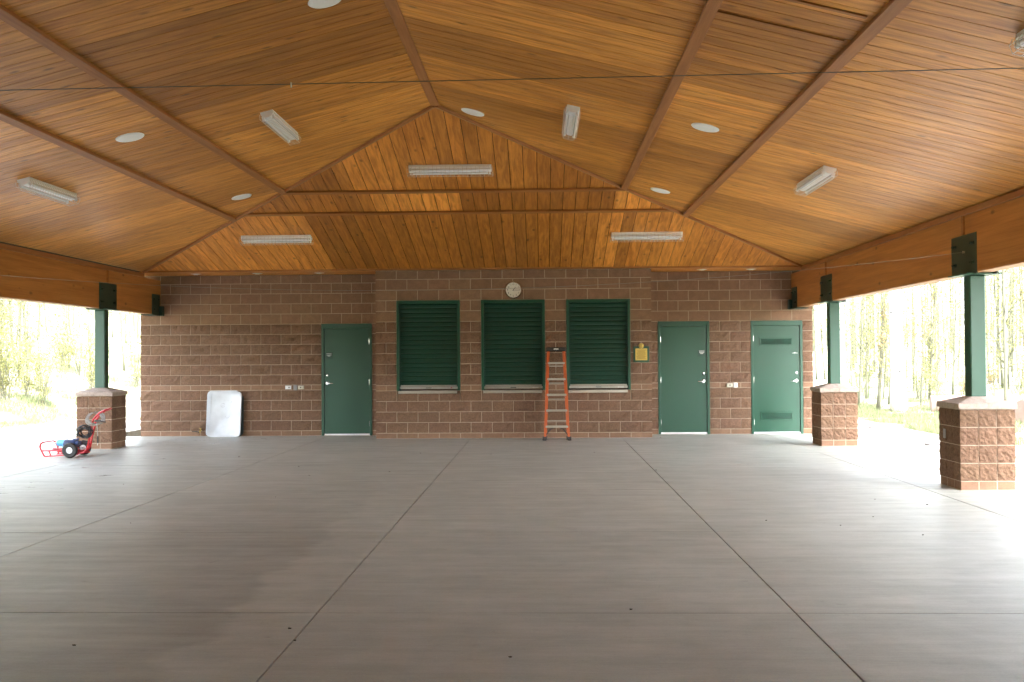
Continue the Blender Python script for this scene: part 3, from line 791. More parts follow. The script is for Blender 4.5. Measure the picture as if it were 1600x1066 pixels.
# ------------------------------------------------------------------ cables
def cable(name, fn, xa, xb, r_, mat, label, clips=()):
    pts = [(xa+(xb-xa)*i/40, *fn(xa+(xb-xa)*i/40)) for i in range(41)]
    t = empty(name, (0, 0, 0)); tag(t, label, 'cable')
    MB().tube(pts, r_, 6).obj('strand', mat, t, smooth=True)
    for x in clips:
        y, z = fn(x); MB().tube([(x, y, z+.010), (x, y, z-.02)], .005, 8).obj('clip', 'lettering', t)
    for x in (xa, xb):
        y, z = fn(x); MB().lathe([(.004, -.012), (.014, -.012), (.014, .012), (.004, .012)], (x, y, z), 'X', 10).obj('eye_end', 'steel', t)
cable('sagging_cable', lambda x: (-8.40, 2.335+.0093*(x-6.5)**2), .45, 12.97, .0023, 'cable', 'thin pale cable sagging across the hall between the column plates')
cable('tie_cable', lambda x: (-14.48, 3.113+.0072*(x-.4)-.0004*(x-.4)*(12.6-(x-.4))*.2), .43, 12.98, .0027, 'cable_d', 'dark taut cable crossing high in front of the ceiling', (6.605,))

# ------------------------------------------------------------------ wall fittings
def clock():
    t = empty('wall_clock', (7.531, BUMP, 2.826)); tag(t, 'round white wall clock with chrome rim above the middle shutter', 'clock')
    MB().lathe([(.140, -.028), (.147, -.046), (.158, -.045), (.165, -.03), (.166, -.002), (0, -.002)], axis='Y', n=48).obj('rim', 'chrome', t, smooth=True)
    fc = MB().lathe([(0, -.030), (.142, -.030)], axis='Y', n=48).obj('dial', 'clockface', t)
    for h in range(1, 13):
        cu = bpy.data.curves.new('numeral', 'FONT'); cu.body = str(h); cu.size = .042; cu.align_x = 'CENTER'; cu.align_y = 'CENTER'; cu.extrude = .0004
        tmp = bpy.data.objects.new('tmp', cu); COL.objects.link(tmp)
        dg = bpy.context.evaluated_depsgraph_get(); me = bpy.data.meshes.new_from_object(tmp.evaluated_get(dg)); bpy.data.objects.remove(tmp)
        me.materials.clear()
        a = R(90-30*h)
        link('numeral', me, 'black', fc, Matrix.Translation((.112*math.cos(a), -.0315, .112*math.sin(a))) @ Matrix.Rotation(R(90), 4, 'X'))
    for ang, L_, wd, yy in ((36, .07, .009, -.033), (92, .105, .006, -.035)):
        a = R(90-ang); d = Vector((math.cos(a), 0, math.sin(a)))
        MB().bar(d*-.018+Vector((0, yy, 0)), d*L_+Vector((0, yy, 0)), wd, .0015, (0, 1, 0)).obj('hand', 'black', t)
    MB().lathe([(0, -.037), (.007, -.036), (.007, -.030)], axis='Y', n=12).obj('hand_cap', 'black', t)
clock()
def plaque():
    t = empty('plaque', (9.955, BUMP, 1.43)); tag(t, 'small brass plaque with round emblem on a green backing board', 'plaque')
    MB().bbox(-.15, .15, -.035, -.022, 0, .305, .004).obj('backing_board', 'green', t)
    p = MB().bbox(-.112, .112, -.047, -.0355, .04, .262, .003).obj('brass_plate', 'brass', t)
    for i in range(9):
        z = .235-.020*i; w_ = .085 if i in (0, 8) else .09-.01*(i % 3)
        MB().box(-w_, w_*(.9 if i % 2 else 1), -.0482, -.0472, z-.005, z+.003).obj('text_line', 'brass_d', p)
    em = MB().lathe([(0, -.062), (.036, -.06), (.048, -.055), (.05, -.036), (0, -.036)], (0, 0, .315), 'Y', 28).obj('emblem', 'brass', t, smooth=True)
    MB().lathe([(.033, -.0655), (.037, -.0655), (.037, -.058), (.033, -.058)], (0, 0, .315), 'Y', 28).obj('emblem_ring', 'brass_d', em)
    MB().bar((0, -.064, .295), (0, -.064, .338), .008, .004, (0, 1, 0)).bar((-.014, -.064, .318), (.014, -.064, .326), .008, .0035, (0, 1, 0)).obj('emblem_mark', 'brass_d', em)
plaque()
def outlet(x, z, wd, ht, mat, label, slots, y=-.0):
    t = empty('wall_box', (x, -.002, z)); tag(t, label, 'outlet')
    b_ = MB().bbox(-wd/2, wd/2, -.045, .0, -ht/2, ht/2, .004).obj('box', mat, t)
    if slots:
        c_ = MB().bbox(-wd/2+.012, wd/2-.012, -.05, -.0455, -ht/2+.012, ht/2-.012, .002).obj('cover', mat, t)
        for dx in slots: MB().box(dx-.011, dx+.011, -.0525, -.0505, -.012, .012).obj('socket', 'black', c_)
outlet(2.995, .968, .115, .072, 'white', 'pale cover box, left one of three left of the left door', (.022,))
outlet(3.139, .963, .07, .105, 'grey', 'grey box, middle one of three left of the left door', ())
outlet(3.250, .967, .115, .072, 'ivory', 'ivory cover box, right one of three left of the left door', (0,))
outlet(11.768, .965, .115, .072, 'ivory', 'ivory cover box between the two right doors', (0,))
outlet(11.883, .966, .075, .098, 'white', 'white upright box between the two right doors', ())
def hosebib():
    t = empty('hose_tap', (1.235, 0, .12)); tag(t, 'small brass hose tap low on the left wall beside the white panels', 'tap')
    MB().tube([(0, 0, 0), (0, -.07, 0), (.0, -.09, -.015), (0, -.1, -.05)], .012, 8).obj('spout', 'brass', t, smooth=True)
    MB().tube([(0, -.06, 0), (0, -.06, .04)], .007, 8).obj('stem', 'brass', t)
    MB().lathe([(.012, .036), (.03, .036), (.03, .044), (.012, .044)], (0, -.06, 0), 'Z', 16).obj('wheel', 'brass', t)
    MB().tube([(.005, -.1, -.04), (-.06, -.1, -.02), (-.16, -.09, -.018)], .009, 6).obj('vacuum_hose', 'black', t, smooth=True)
hosebib()

# ------------------------------------------------------------------ leaning panels
def rr_panel(name, w_, h_, th, r_, mat):
    pts = []
    for cx_, cz_, a0 in ((w_/2-r_, r_, -90), (w_/2-r_, h_-r_, 0), (-w_/2+r_, h_-r_, 90), (-w_/2+r_, r_, 180)):
        for k in range(7):
            a = R(a0+15*k); pts.append((cx_+r_*math.cos(a), cz_+r_*math.sin(a)))
    n_ = len(pts); v = []; f = []
    lay_ = [(1, 0.0, 1.0), (1, th, 1.0)]
    ins = .010
    def inset(p, d):
        cx_ = max(-w_/2+r_, min(w_/2-r_, p[0])); cz_ = max(r_, min(h_-r_, p[1])); dv = Vector((p[0]-cx_, p[1]-cz_)); 
        k = (dv.length-d)/dv.length if dv.length > 1e-6 else 1
        return (cx_+dv.x*k, cz_+dv.y*k)
    rings = [[(p[0], th, p[1]) for p in pts], [(p[0], .006, p[1]) for p in pts], [(inset(p, .005)[0], 0, inset(p, .005)[1]) for p in pts], [(inset(p, .02)[0], .0, inset(p, .02)[1]) for p in pts], [(inset(p, .026)[0], .004, inset(p, .026)[1]) for p in pts]]
    for rg in rings: v += rg
    for k in range(len(rings)-1):
        for i in range(n_): f.append((k*n_+i, k*n_+(i+1) % n_, (k+1)*n_+(i+1) % n_, (k+1)*n_+i))
    f.append(tuple(range((len(rings)-1)*n_, len(rings)*n_))); f.append(tuple(range(n_-1, -1, -1)))
    return MB().add(v, f)
def panel(x, y, lean, w_, h_, label, marks=False, mat='plastic'):
    t = empty('table_top', (x, y, .0)); t.rotation_euler = (-R(lean), 0, 0); tag(t, label, 'panel', 'white panels leaning on the left wall')
    b_ = rr_panel('p', w_, h_, .035, .085, mat).obj('panel_sheet', mat, t, smooth=True)
    MB().bbox(-w_/2+.09, w_/2-.09, .036, .05, .1, h_-.1, .004).obj('backing_frame', 'edge', t)
    if marks:
        arc = lambda cx_, cz_, r_, a0, a1: [(cx_+r_*math.cos(R(a0+(a1-a0)*k/10)), .0015, cz_+r_*math.sin(R(a0+(a1-a0)*k/10))) for k in range(11)]
        MB().tube(arc(.05, .42, .042, 190, 355), .0022, 5).obj('scratch', 'scratch', t)
        MB().tube(arc(-.05, .63, .04, 20, 340), .0016, 5).tube([(-.07, .0015, .60), (-.04, .0015, .64), (-.02, .0015, .655)], .0016, 5).obj('scratch', 'scratch', t)
        MB().tube([(.115, .0015, .715), (.125, .0015, .70), (.11, .0015, .685)], .0016, 5).obj('scratch', 'scratch', t)
panel(1.765, -.245, 8.5, .635, .905, 'front white rounded panel with scratched smile mark leaning on the wall', True)
panel(1.712, -.185, 8.0, .635, .912, 'second white rounded panel, just behind the scratched one')
panel(1.682, -.125, 7.2, .65, .92, 'third white rounded panel, between the second and the wall-side one')
panel(1.79, -.068, 4.2, .60, .90, 'dark rounded sheet at the back of the leaning stack, against the wall', False, 'edge')  # dark teal sheet set behind the white panels

# ------------------------------------------------------------------ ladder
def ladder():
    H = 1.735; yb, yt = -1.40, -1.03
    t = empty('step_ladder', (8.335, yb, 0)); tag(t, 'orange fibreglass stepladder with black top leaning between two shutters', 'ladder')
    def P(x, z, dy=0): return Vector((x, (yt-yb)*z/H+dy, z))
    wb, wt = .232, .158
    hw = lambda z: wb+(wt-wb)*z/H
    for s_ in (-1, 1):
        r_ = MB()
        a, b = P(s_*hw(.05), .05), P(s_*hw(H-.02), H-.02)
        r_.bar(a, b, .022, .075, (0, 1, 0)); 
        r_.bar(a+Vector((-s_*.012, -.036, 0)), b+Vector((-s_*.012, -.036, 0)), .034, .005, (0, 1, 0))
        r_.bar(a+Vector((-s_*.012, .036, 0)), b+Vector((-s_*.012, .036, 0)), .034, .005, (0, 1, 0))
        r_.obj('front_rail', 'orange', t)
        MB().bbox(s_*wb-.034, s_*wb+.034, -.055, .06, .0, .07, .006).obj('foot', 'rubber', t)
        MB().bar(P(s_*(wb-.035), .07, .13), P(s_*(wt-.03), H-.06, .085), .02, .045, (0, 1, 0)).obj('rear_rail', 'orange', t)
        MB().bbox(s_*(wb-.035)-.02, s_*(wb-.035)+.02, .11, .16, .0, .08, .004).obj('rear_foot', 'rubber', t)
    for z in (.265, .56, .85, 1.14, 1.44):
        w_ = hw(z)-.012
        y_ = P(0, z).y
        st = MB().bbox(-w_, w_, y_-.045, y_+.04, z-.008, z+.004, .002).bbox(-w_, w_, y_-.048, y_-.043, z-.032, z+.004, .001).obj('step', 'alu', t)
        if z > .3:
            for s_ in (-1, 1): MB().bar((s_*(w_-.002), y_-.046, z-.075), (s_*(w_-.05), y_-.046, z-.022), .004, .014, (0, 1, 0)).obj('step_brace', 'alu', st)
    for s_ in (-1, 1): MB().tube([P(s_*(wb-.02), .09, -.02), P(s_*.12, .2, .02), P(s_*.05, .235, .02)], .011, 6).obj('knee_brace', 'black', t)
    MB().bar(P(-.17, 1.37, .10), P(.17, 1.37, .10), .02, .03, (0, 1, 0)).obj('rear_rung', 'alu', t)
    for z in (.35, .75, 1.05): MB().bar(P(-hw(z)+.04, z, .11), P(hw(z)-.04, z, .11), .018, .028, (0, 1, 0)).obj('rear_rung', 'alu', t)
    c_ = MB().bbox(-.185, .185, yt-yb-.07, yt-yb+.13, H-.085, H-.01, .012).obj('top_cap', 'black', t)
    MB().box(-.045, .045, yt-yb-.072, yt-yb-.0705, H-.052, H-.034).obj('cap_sticker', 'lettering', c_)
ladder()

# ------------------------------------------------------------------ pressure washer
def washer():
    t = empty('pressure_washer', (.21, -4.42, 0)); tag(t, 'red-framed pressure washer with blue motor, hose and coiled cord beside the left column', 'pressure washer')
    D = .40
    n_ = lambda pts, y: [(x, y, z) for x, z in pts]
    fr = MB()
    fr.tube([(0, 0, .02), (-.03, 0, .07), (-.075, 0, .16), (-.068, 0, .215), (-.05, .03, .24), (-.045, D-.03, .24), (-.03, D, .225), (.02, D, .14), (.03, D, .03)], .013, 8)
    fr.obj('front_hoop', 'red', t, smooth=True)
    rl = MB()
    for y in (.0, D): rl.tube([(.0, y, .022), (.2, y, .032), (.54, y, .055)], .011, 8).tube([(-.055, y, .11), (.2, y, .112), (.36, y, .12)], .011, 8)
    rl.tube([(.1, 0, .03), (.07, 0, .11)], .011, 8).tube([(.1, D, .03), (.07, D, .11)], .011, 8).tube([(.05, 0, .11), (.05, D, .11)], .011, 8)
    rl.obj('base_frame', 'red', t, smooth=True)
    MB().bbox(.20, .40, .03, D-.03, .095, .107, .003).bar((.2, .02, .12), (.38, .02, .075), .02, .05, (0, 0, 1)).obj('deck_plate', 'red', t)
    hd = MB()
    near = [(.36, .06), (.54, .07), (.62, .078), (.665, .115), (.69, .18), (.725, .36), (.75, .50), (.775, .60), (.87, .70), (.95, .74)]
    far = [(.36, .07), (.53, .09), (.57, .15), (.60, .31), (.64, .47), (.66, .56), (.72, .655), (.82, .725), (.90, .75)]
    hd.tube(n_(near, .0)+[(.965, .03, .748)]+[(.93, D*.6, .757), (.92, D-.06, .757)]+n_(far[::-1], D-.04), .015, 8)
    hd.tube([(.73, 0, .40), (.62, D-.04, .39)], .012, 8)
    hd.obj('handle', 'red', t, smooth=True)
    for y in (-.045, D+.045):
        wv = MB().lathe([(.05, -.03), (.075, -.034), (.105, -.034), (.118, -.02), (.121, 0), (.118, .02), (.105, .034), (.075, .034), (.05, .03)], (.425, y, .121), 'Y', 28).obj('wheel', 'rubber', t, smooth=True)
        MB().lathe([(0, -.026), (.016, -.03), (.03, -.018), (.052, -.024), (.056, -.03), (.06, -.02), (.06, .02), (.052, .02), (0, .015)], (.425, y, .121), 'Y', 24).obj('rim', 'white', wv, smooth=True)
        MB().lathe([(0, -.034), (.008, -.032), (.008, -.02)], (.425, y, .121), 'Y', 8).obj('axle_nut', 'grey', wv)
    MB().tube([(.425, -.04, .121), (.425, D+.04, .121)], .01, 8).obj('axle', 'grey', t)
    ym = .15
    mo = MB().tube([(.245, ym, .205), (.26, ym, .205), (.27, ym, .205), (.43, ym, .195), (.445, ym, .195)], [.05, .068, .072, .072, .06], 20).obj('motor', 'navy', t, smooth=True)
    for k in range(4): MB().lathe([(.0715, -.003), (.0765, -.003), (.0765, .003), (.0715, .003)], (.29+.035*k, ym, .204-.0022*k*1.6), 'X', 20).obj('cooling_fin', 'navy', mo)
    MB().tube([(.13, ym, .225), (.14, ym, .225), (.22, ym, .22), (.25, ym, .215)], [.03, .052, .056, .064], 18).obj('gearcase', 'ltblue', t, smooth=True)
    MB().tube([(.095, ym, .225), (.135, ym, .225)], .008, 6).tube([(.19, ym, .27), (.195, ym, .30)], .01, 6).tube([(.16, ym-.02, .27), (.16, ym-.02, .282)], .014, 6).obj('pump_fittings', 'steel', t)
    MB().bbox(.40, .50, ym-.05, ym+.06, .19, .255, .01).tube([(.46, ym, .25), (.47, ym, .30)], .012, 8).tube([(.38, ym, .265), (.42, ym, .285), (.45, ym, .27)], .014, 8).obj('pump_head', 'navy', t)
    # grey hose coil slung over the handle
    g = MB(); pts = []
    for k in range(4*28+1):
        a = 2*math.pi*k/28; q = k/28
        rx = .125+.006*math.sin(k*.7); 
        u_ = rx*math.cos(a); v_ = (.14+.012*math.sin(q*2.1))*math.sin(a)
        pts.append((.775+u_*.93+.012*q-.02, .05+.16*math.sin(a)+.012*q, .60-u_*.34+v_*.55+.006*q))
    g.tube(pts, .0085, 6); g.obj('hose_coil', 'hose', t, smooth=True)
    MB().tube([(.86, -.06, .55), (.875, -.085, .52), (.882, -.085, .42), (.885, -.085, .34)], .007, 6).obj('hose_tail', 'hose', t, smooth=True)
    MB().tube([(.885, -.085, .345), (.887, -.085, .235)], .011, 8).obj('hose_grip', 'black', t, smooth=True)
    MB().tube([(.884, -.085, .235), (.880, -.085, .20)], .006, 6).obj('nozzle_tip', 'steel', t)
    # black cord coil
    c_ = MB(); rnd = random.Random(4)
    for lp in range(11):
        cx_, cz_ = .675+rnd.uniform(-.025, .025), .405+rnd.uniform(-.02, .02); ra, rb = rnd.uniform(.075, .125), rnd.uniform(.06, .10); ph = rnd.uniform(0, 6); y_ = -.03-rnd.uniform(0, .07); tl = rnd.uniform(-.6, .6)
        ring = []
        for k in range(20):
            a = 2*math.pi*k/20; X_, Z_ = ra*math.cos(a), rb*math.sin(a)
            ring.append((cx_+X_*math.cos(tl)-Z_*math.sin(tl), y_+.03*math.sin(a*2+ph), cz_+X_*math.sin(tl)+Z_*math.cos(tl)))
        c_.tube(ring, .0065, 5, closed=True)
    c_.obj('cord_coil', 'black', t, smooth=True)
    MB().tube([(.565, -.03, .44), (.54, -.03, .39), (.535, -.03, .345)], [.012, .018, .015], 8).obj('plug', 'black', t, smooth=True)
    MB().tube([(.52, -.02, .445), (.62, -.02, .51)], .014, 8).obj('wand_grip', 'black', t)
    MB().tube([(.46, -.02, .405), (.52, -.02, .445)], .006, 6).obj('wand', 'yellow', t)
    MB().bbox(.83, .92, -.075, -.045, .565, .60, .006).tube([(.9, -.06, .58), (1.0, -.06, .562)], .01, 8).obj('spray_gun', 'black', t)
washer()

# ------------------------------------------------------------------ debris on the floor
rnd = random.Random(11); mb = MB()
spots = [(6.63, -14.65), (6.72, -14.9), (3.75, -13.2), (5.55, -15.0), (7.25, -4.1), (6.1, -3.9), (6.0, -6.6), (10.15, -10.8), (10.75, -11.1), (11.2, -10.6), (10.3, -.9), (11.6, -9.4), (4.6, -5.9), (3.3, -4.4), (5.1, -9.1), (8.9, -3.9), (9.6, -6.5), (12.0, -9.8), (4.2, -10.9), (7.9, -15.2), (8.6, -14.2), (5.0, -7.0), (2.9, -7.9), (11.3, -11.6)]
for x, y in spots:
    n_ = rnd.randrange(4, 7); a0 = rnd.uniform(0, 6); s_ = rnd.uniform(.005, .013); v = []
    for k in range(n_):
        a = a0+2*math.pi*k/n_; v.append((x+s_*1.5*math.cos(a)*rnd.uniform(.6, 1), y+s_*math.sin(a)*rnd.uniform(.6, 1), .003+rnd.uniform(0, .005)))
    v.append((x, y, .008)); 
    for k in range(n_): v.append((v[k][0]*.6+x*.4, v[k][1]*.6+y*.4, .0015))
    mb.add(v, [(k, (k+1) % n_, n_) for k in range(n_)]+[(k, n_+1+k, n_+1+(k+1) % n_, (k+1) % n_) for k in range(n_)])
M['deadleaf'] = plain('dead_leaf', (.045, .03, .018), .8)
db = mb.obj('debris', M['deadleaf']); tag(db, 'scattered dark bits of dead leaf and dirt on the concrete floor', kind='stuff')

# ------------------------------------------------------------------ outdoors
def foliage_mat(name, c1, c2):
    mt, nt, b = new_mat(name)
    oi = N(nt, 'ShaderNodeNewGeometry')
    cr = N(nt, 'ShaderNodeValToRGB'); cr.color_ramp.elements[0].color = (*c1, 1); cr.color_ramp.elements[1].color = (*c2, 1)
    nt.links.new(oi.outputs['Random Per Island'], cr.inputs[0]); nt.links.new(cr.outputs[0], b.inputs['Base Color'])
    b.inputs['Roughness'].default_value = .6
    tr = N(nt, 'ShaderNodeBsdfTranslucent'); nt.links.new(cr.outputs[0], tr.inputs['Color'])
    ms = N(nt, 'ShaderNodeMixShader'); ms.inputs[0].default_value = .3
    out = nt.nodes['Material Output']
    nt.links.new(b.outputs[0], ms.inputs[1]); nt.links.new(tr.outputs[0], ms.inputs[2]); nt.links.new(ms.outputs[0], out.inputs['Surface'])
    return mt
M['leaf'] = foliage_mat('young_leaf', (.15, .17, .05), (.30, .28, .10))
M['leaf_o'] = foliage_mat('orange_bud', (.28, .16, .08), (.32, .27, .10))
M['grass'] = foliage_mat('grass_blade', (.10, .15, .06), (.26, .25, .14))
def bark_mat(name, col, scar):
    mt, nt, b = new_mat(name); tc = N(nt, 'ShaderNodeTexCoord')
    mp = N(nt, 'ShaderNodeMapping'); mp.inputs['Scale'].default_value = (5, 5, 11); nt.links.new(tc.outputs['Object'], mp.inputs['Vector'])
    nz = N(nt, 'ShaderNodeTexNoise'); nz.inputs['Scale'].default_value = 1; nz.inputs['Detail'].default_value = 4; nt.links.new(mp.outputs[0], nz.inputs['Vector'])
    cr = N(nt, 'ShaderNodeValToRGB'); e = cr.color_ramp.elements
    e[0].position = scar; e[0].color = (.03, .027, .024, 1); e[1].position = scar+.05; e[1].color = (*col, 1)
    nt.links.new(nz.outputs['Fac'], cr.inputs[0]); nt.links.new(cr.outputs[0], b.inputs['Base Color']); b.inputs['Roughness'].default_value = .85
    return mt
M['bark_white'] = bark_mat('aspen_bark', (.62, .62, .57), .34)
M['bark_sap'] = bark_mat('sapling_bark', (.12, .12, .08), .27)
M['deadwood'] = plain('dead_wood', (.26, .19, .16), .9, bump=.5, bscale=25, var=.2)
M['rock'] = plain('rock', (.20, .19, .19), .9, bump=.6, bscale=18, var=.2)
mt, nt, b = new_mat('ground_soil'); tc = N(nt, 'ShaderNodeTexCoord')
nz_ = N(nt, 'ShaderNodeTexNoise'); nz_.inputs['Scale'].default_value = 1.1; nz_.inputs['Detail'].default_value = 8; nt.links.new(tc.outputs['Object'], nz_.inputs['Vector'])
cr = N(nt, 'ShaderNodeValToRGB'); e_ = cr.color_ramp.elements; e_[0].position = .38; e_[0].color = (.33, .29, .23, 1); e_[1].position = .62; e_[1].color = (.10, .15, .05, 1)
nt.links.new(nz_.outputs['Fac'], cr.inputs[0]); nt.links.new(cr.outputs[0], b.inputs['Base Color']); b.inputs['Roughness'].default_value = .95; M['soil'] = mt

def gh(x, y):
    """ground height outside"""
    z = -.06
    if x < -3.2: z += min(5.5, .27*(-3.2-x))*(1 if y > -30 else 1)
    if x > 15.4: z += min(1.2, .03*(x-15.4))
    if y > 7: z += min(3.0, .04*(y-7))
    far = max(abs(x-6), abs(y))
    if far > 8: z += .12*noise.noise(Vector((x*.35, y*.35, 0)))*min(1, (far-8)/4)
    return z
gx = [-400, -200, -100, -60]+[-40+1.0*i for i in range(0, 84)]+[60, 100, 200, 400]
gy = [-400, -200, -100, -60]+[-40+1.5*i for i in range(0, 74)]+[100, 200, 400]
v = [(x, y, gh(x, y) if not (-3 < x < 15.2 and -35 < y < 7) else -.2) for x in gx for y in gy]; k = len(gy)
gr = pyobj('ground', v, [(i*k+j, (i+1)*k+j, (i+1)*k+j+1, i*k+j+1) for i in range(len(gx)-1) for j in range(k-1)], 'soil', smooth=True)
tag(gr, 'grassy ground around the pavilion rising to a bank on the left', kind='structure')
ap = empty('pavement'); tag(ap, 'pale wet concrete apron outside the open sides', kind='structure')
for x0, x1 in ((-3.6, -.905), (14.355, 15.75)):
    for j in range(9):
        y0 = -35+j*4.6
        MB().bbox(x0, x1, y0+.004, y0+4.596, -.2, -.012, .004).obj('apron_slab', 'apron', ap)
def grass(name, label, areas, n, seed):
    rnd = random.Random(seed); v = []; f = []
    for q in range(n):
        a = areas[rnd.randrange(len(areas))]
        x = rnd.uniform(a[0], a[1]); y = rnd.uniform(a[2], a[3])
        if noise.noise(Vector((x*.8, y*.8, seed))) < -.12: continue
        z = gh(x, y)-.02; h = rnd.uniform(.05, .17); th = rnd.uniform(0, 6.28); w_ = rnd.uniform(.005, .012); ln = rnd.uniform(0, .1); la = rnd.uniform(0, 6.28)
        c_, s_ = math.cos(th)*w_, math.sin(th)*w_; n0 = len(v)
        v += [(x-c_, y-s_, z), (x+c_, y+s_, z), (x+math.cos(la)*ln, y+math.sin(la)*ln, z+h)]; f.append((n0, n0+1, n0+2))
    o = pyobj(name, v, f, 'grass'); tag(o, label, kind='stuff')
grass('grass', 'bright new grass beyond the right-hand opening', [(15.75, 24, -3, 16), (15.75, 20, 0, 10), (15.7, 17.5, -8, 9)], 52000, 1)
grass('grass', 'patchy grass on the bank beyond the left-hand opening', [(-12, -3.6, -2, 14), (-8, -3.6, -1, 8)], 42000, 2)

def tree_meshes(seed, h, r0, lean, nleaf, zl0, leafmat, barkmat, nbr, spread):
    rnd = random.Random(seed); tr = MB(); pts = []; rad = []
    dx, dy = rnd.uniform(-lean, lean), rnd.uniform(-lean, lean); ph = rnd.uniform(0, 6)
    nseg = 12
    for i in range(nseg+1):
        q = i/nseg; pts.append(Vector((dx*q*h+.05*math.sin(q*5+ph)*h/8, dy*q*h+.05*math.cos(q*4+ph)*h/8, q*h-.15))); rad.append(r0*(1-q*.85)*(1.25 if i == 0 else 1))
    tr.tube(pts, rad, 7)
    tips = []
    for b_ in range(nbr):
        q = rnd.uniform(zl0, .97); i = min(nseg-1, int(q*nseg)); p = pts[i].lerp(pts[i+1], q*nseg-i)
        a = rnd.uniform(0, 6.28); L_ = spread*rnd.uniform(.5, 1.2)*(1.15-q*.7); d = Vector((math.cos(a), math.sin(a), rnd.uniform(.6, 1.5))).normalized()
        p1 = p+d*L_*.5+Vector((0, 0, .05)); p2 = p1+(d+Vector((rnd.uniform(-.3, .3), rnd.uniform(-.3, .3), rnd.uniform(-.1, .4))))*L_*.5
        rb = r0*.3*(1-q*.6); tr.tube([p, p1, p2], [rb, rb*.6, rb*.2], 4)
        tips.append((p, p1, p2))
    lv = MB(); v = []; f = []
    for l_ in range(nleaf):
        a_, b1, c1 = tips[rnd.randrange(len(tips))]; q = rnd.random()
        p = (a_.lerp(b1, q*2) if q < .5 else b1.lerp(c1, q*2-1))+Vector((rnd.gauss(0, .12), rnd.gauss(0, .12), rnd.gauss(0, .12)))*spread*.6
        s_ = rnd.uniform(.016, .036); u_ = Vector((rnd.gauss(0, 1), rnd.gauss(0, 1), rnd.gauss(0, 1))).normalized(); w_ = u_.orthogonal().normalized(); n0 = len(v)
        v += [p-u_*s_, p+w_*s_*.7, p+u_*s_, p-w_*s_*.7]; f.append((n0, n0+1, n0+2, n0+3))
    tm = bpy.data.meshes.new('trunk'); tm.from_pydata([tuple(p) for p in tr.v], [], tr.f); tm.update(); tm.materials.append(M[barkmat])
    for p in tm.polygons: p.use_smooth = True
    cm = bpy.data.meshes.new('crown'); cm.from_pydata([tuple(p) for p in v], [], f); cm.update(); cm.materials.append(M[leafmat])
    return tm, cm
protos = [tree_meshes(s_, h, r_, .05, nl, .12, lm, 'bark_sap', nb, sp) for s_, h, r_, nl, lm, nb, sp in
          ((1, 6.5, .024, 720, 'leaf', 60, .7), (2, 7.5, .029, 820, 'leaf', 66, .75), (3, 5.5, .020, 640, 'leaf_o', 54, .6), (4, 8.2, .036, 900, 'leaf', 70, .9), (5, 4.5, .016, 520, 'leaf', 46, .55))]
def put_tree(name, pr, x, y, sc, rz, label, cat, group):
    t = empty(name, (x, y, gh(x, y)), rz); t.scale = (sc, sc, sc); tag(t, label, cat, group)
    link('trunk', pr[0], None, t); link('crown', pr[1], None, t)
    return t
rnd = random.Random(21)
nR_ = 0
for i in range(210):
    x = rnd.uniform(16.6, 34); y = rnd.uniform(2, 26)
    if (y+20.5)/(x-8.07) < 1.9: continue
    k_ = rnd.randrange(5)
    lab = 'slender orange-budded sapling in the thicket beyond the right-hand opening' if k_ == 2 else 'slender pale green sapling in the thicket beyond the right-hand opening'
    put_tree('sapling', protos[k_], x, y, rnd.uniform(.85, 1.25), rnd.uniform(0, 6.28), lab, 'tree', 'orange-budded saplings on the right' if k_ == 2 else 'green saplings on the right')
for i in range(85):
    x = rnd.uniform(-17, -5.2); y = rnd.uniform(3, 24)
    k_ = rnd.choice((0, 1, 3, 4))
    put_tree('sapling', protos[k_], x, y, rnd.uniform(.8, 1.2), rnd.uniform(0, 6.28), 'thin pale sapling on the bank beyond the left-hand opening', 'tree', 'saplings on the left bank')
big = tree_meshes(31, 13, .20, .012, 900, .62, 'leaf', 'bark_white', 40, 1.6)
put_tree('aspen_tree', big, 17.55, 7.5, 1, .4, 'thick white aspen trunk with black scars beyond the right-hand opening', 'tree', None)
mid = tree_meshes(33, 11, .10, .02, 800, .5, 'leaf', 'bark_white', 36, 1.2)
put_tree('aspen_tree', mid, 17.1, 10.6, 1, 1.2, 'thinner white aspen trunk just right of the far right column', 'tree', None)
put_tree('aspen_tree', mid, 24.2, 14.5, 1, 2.9, 'pale aspen trunk at the far right, behind the near column', 'tree', None)
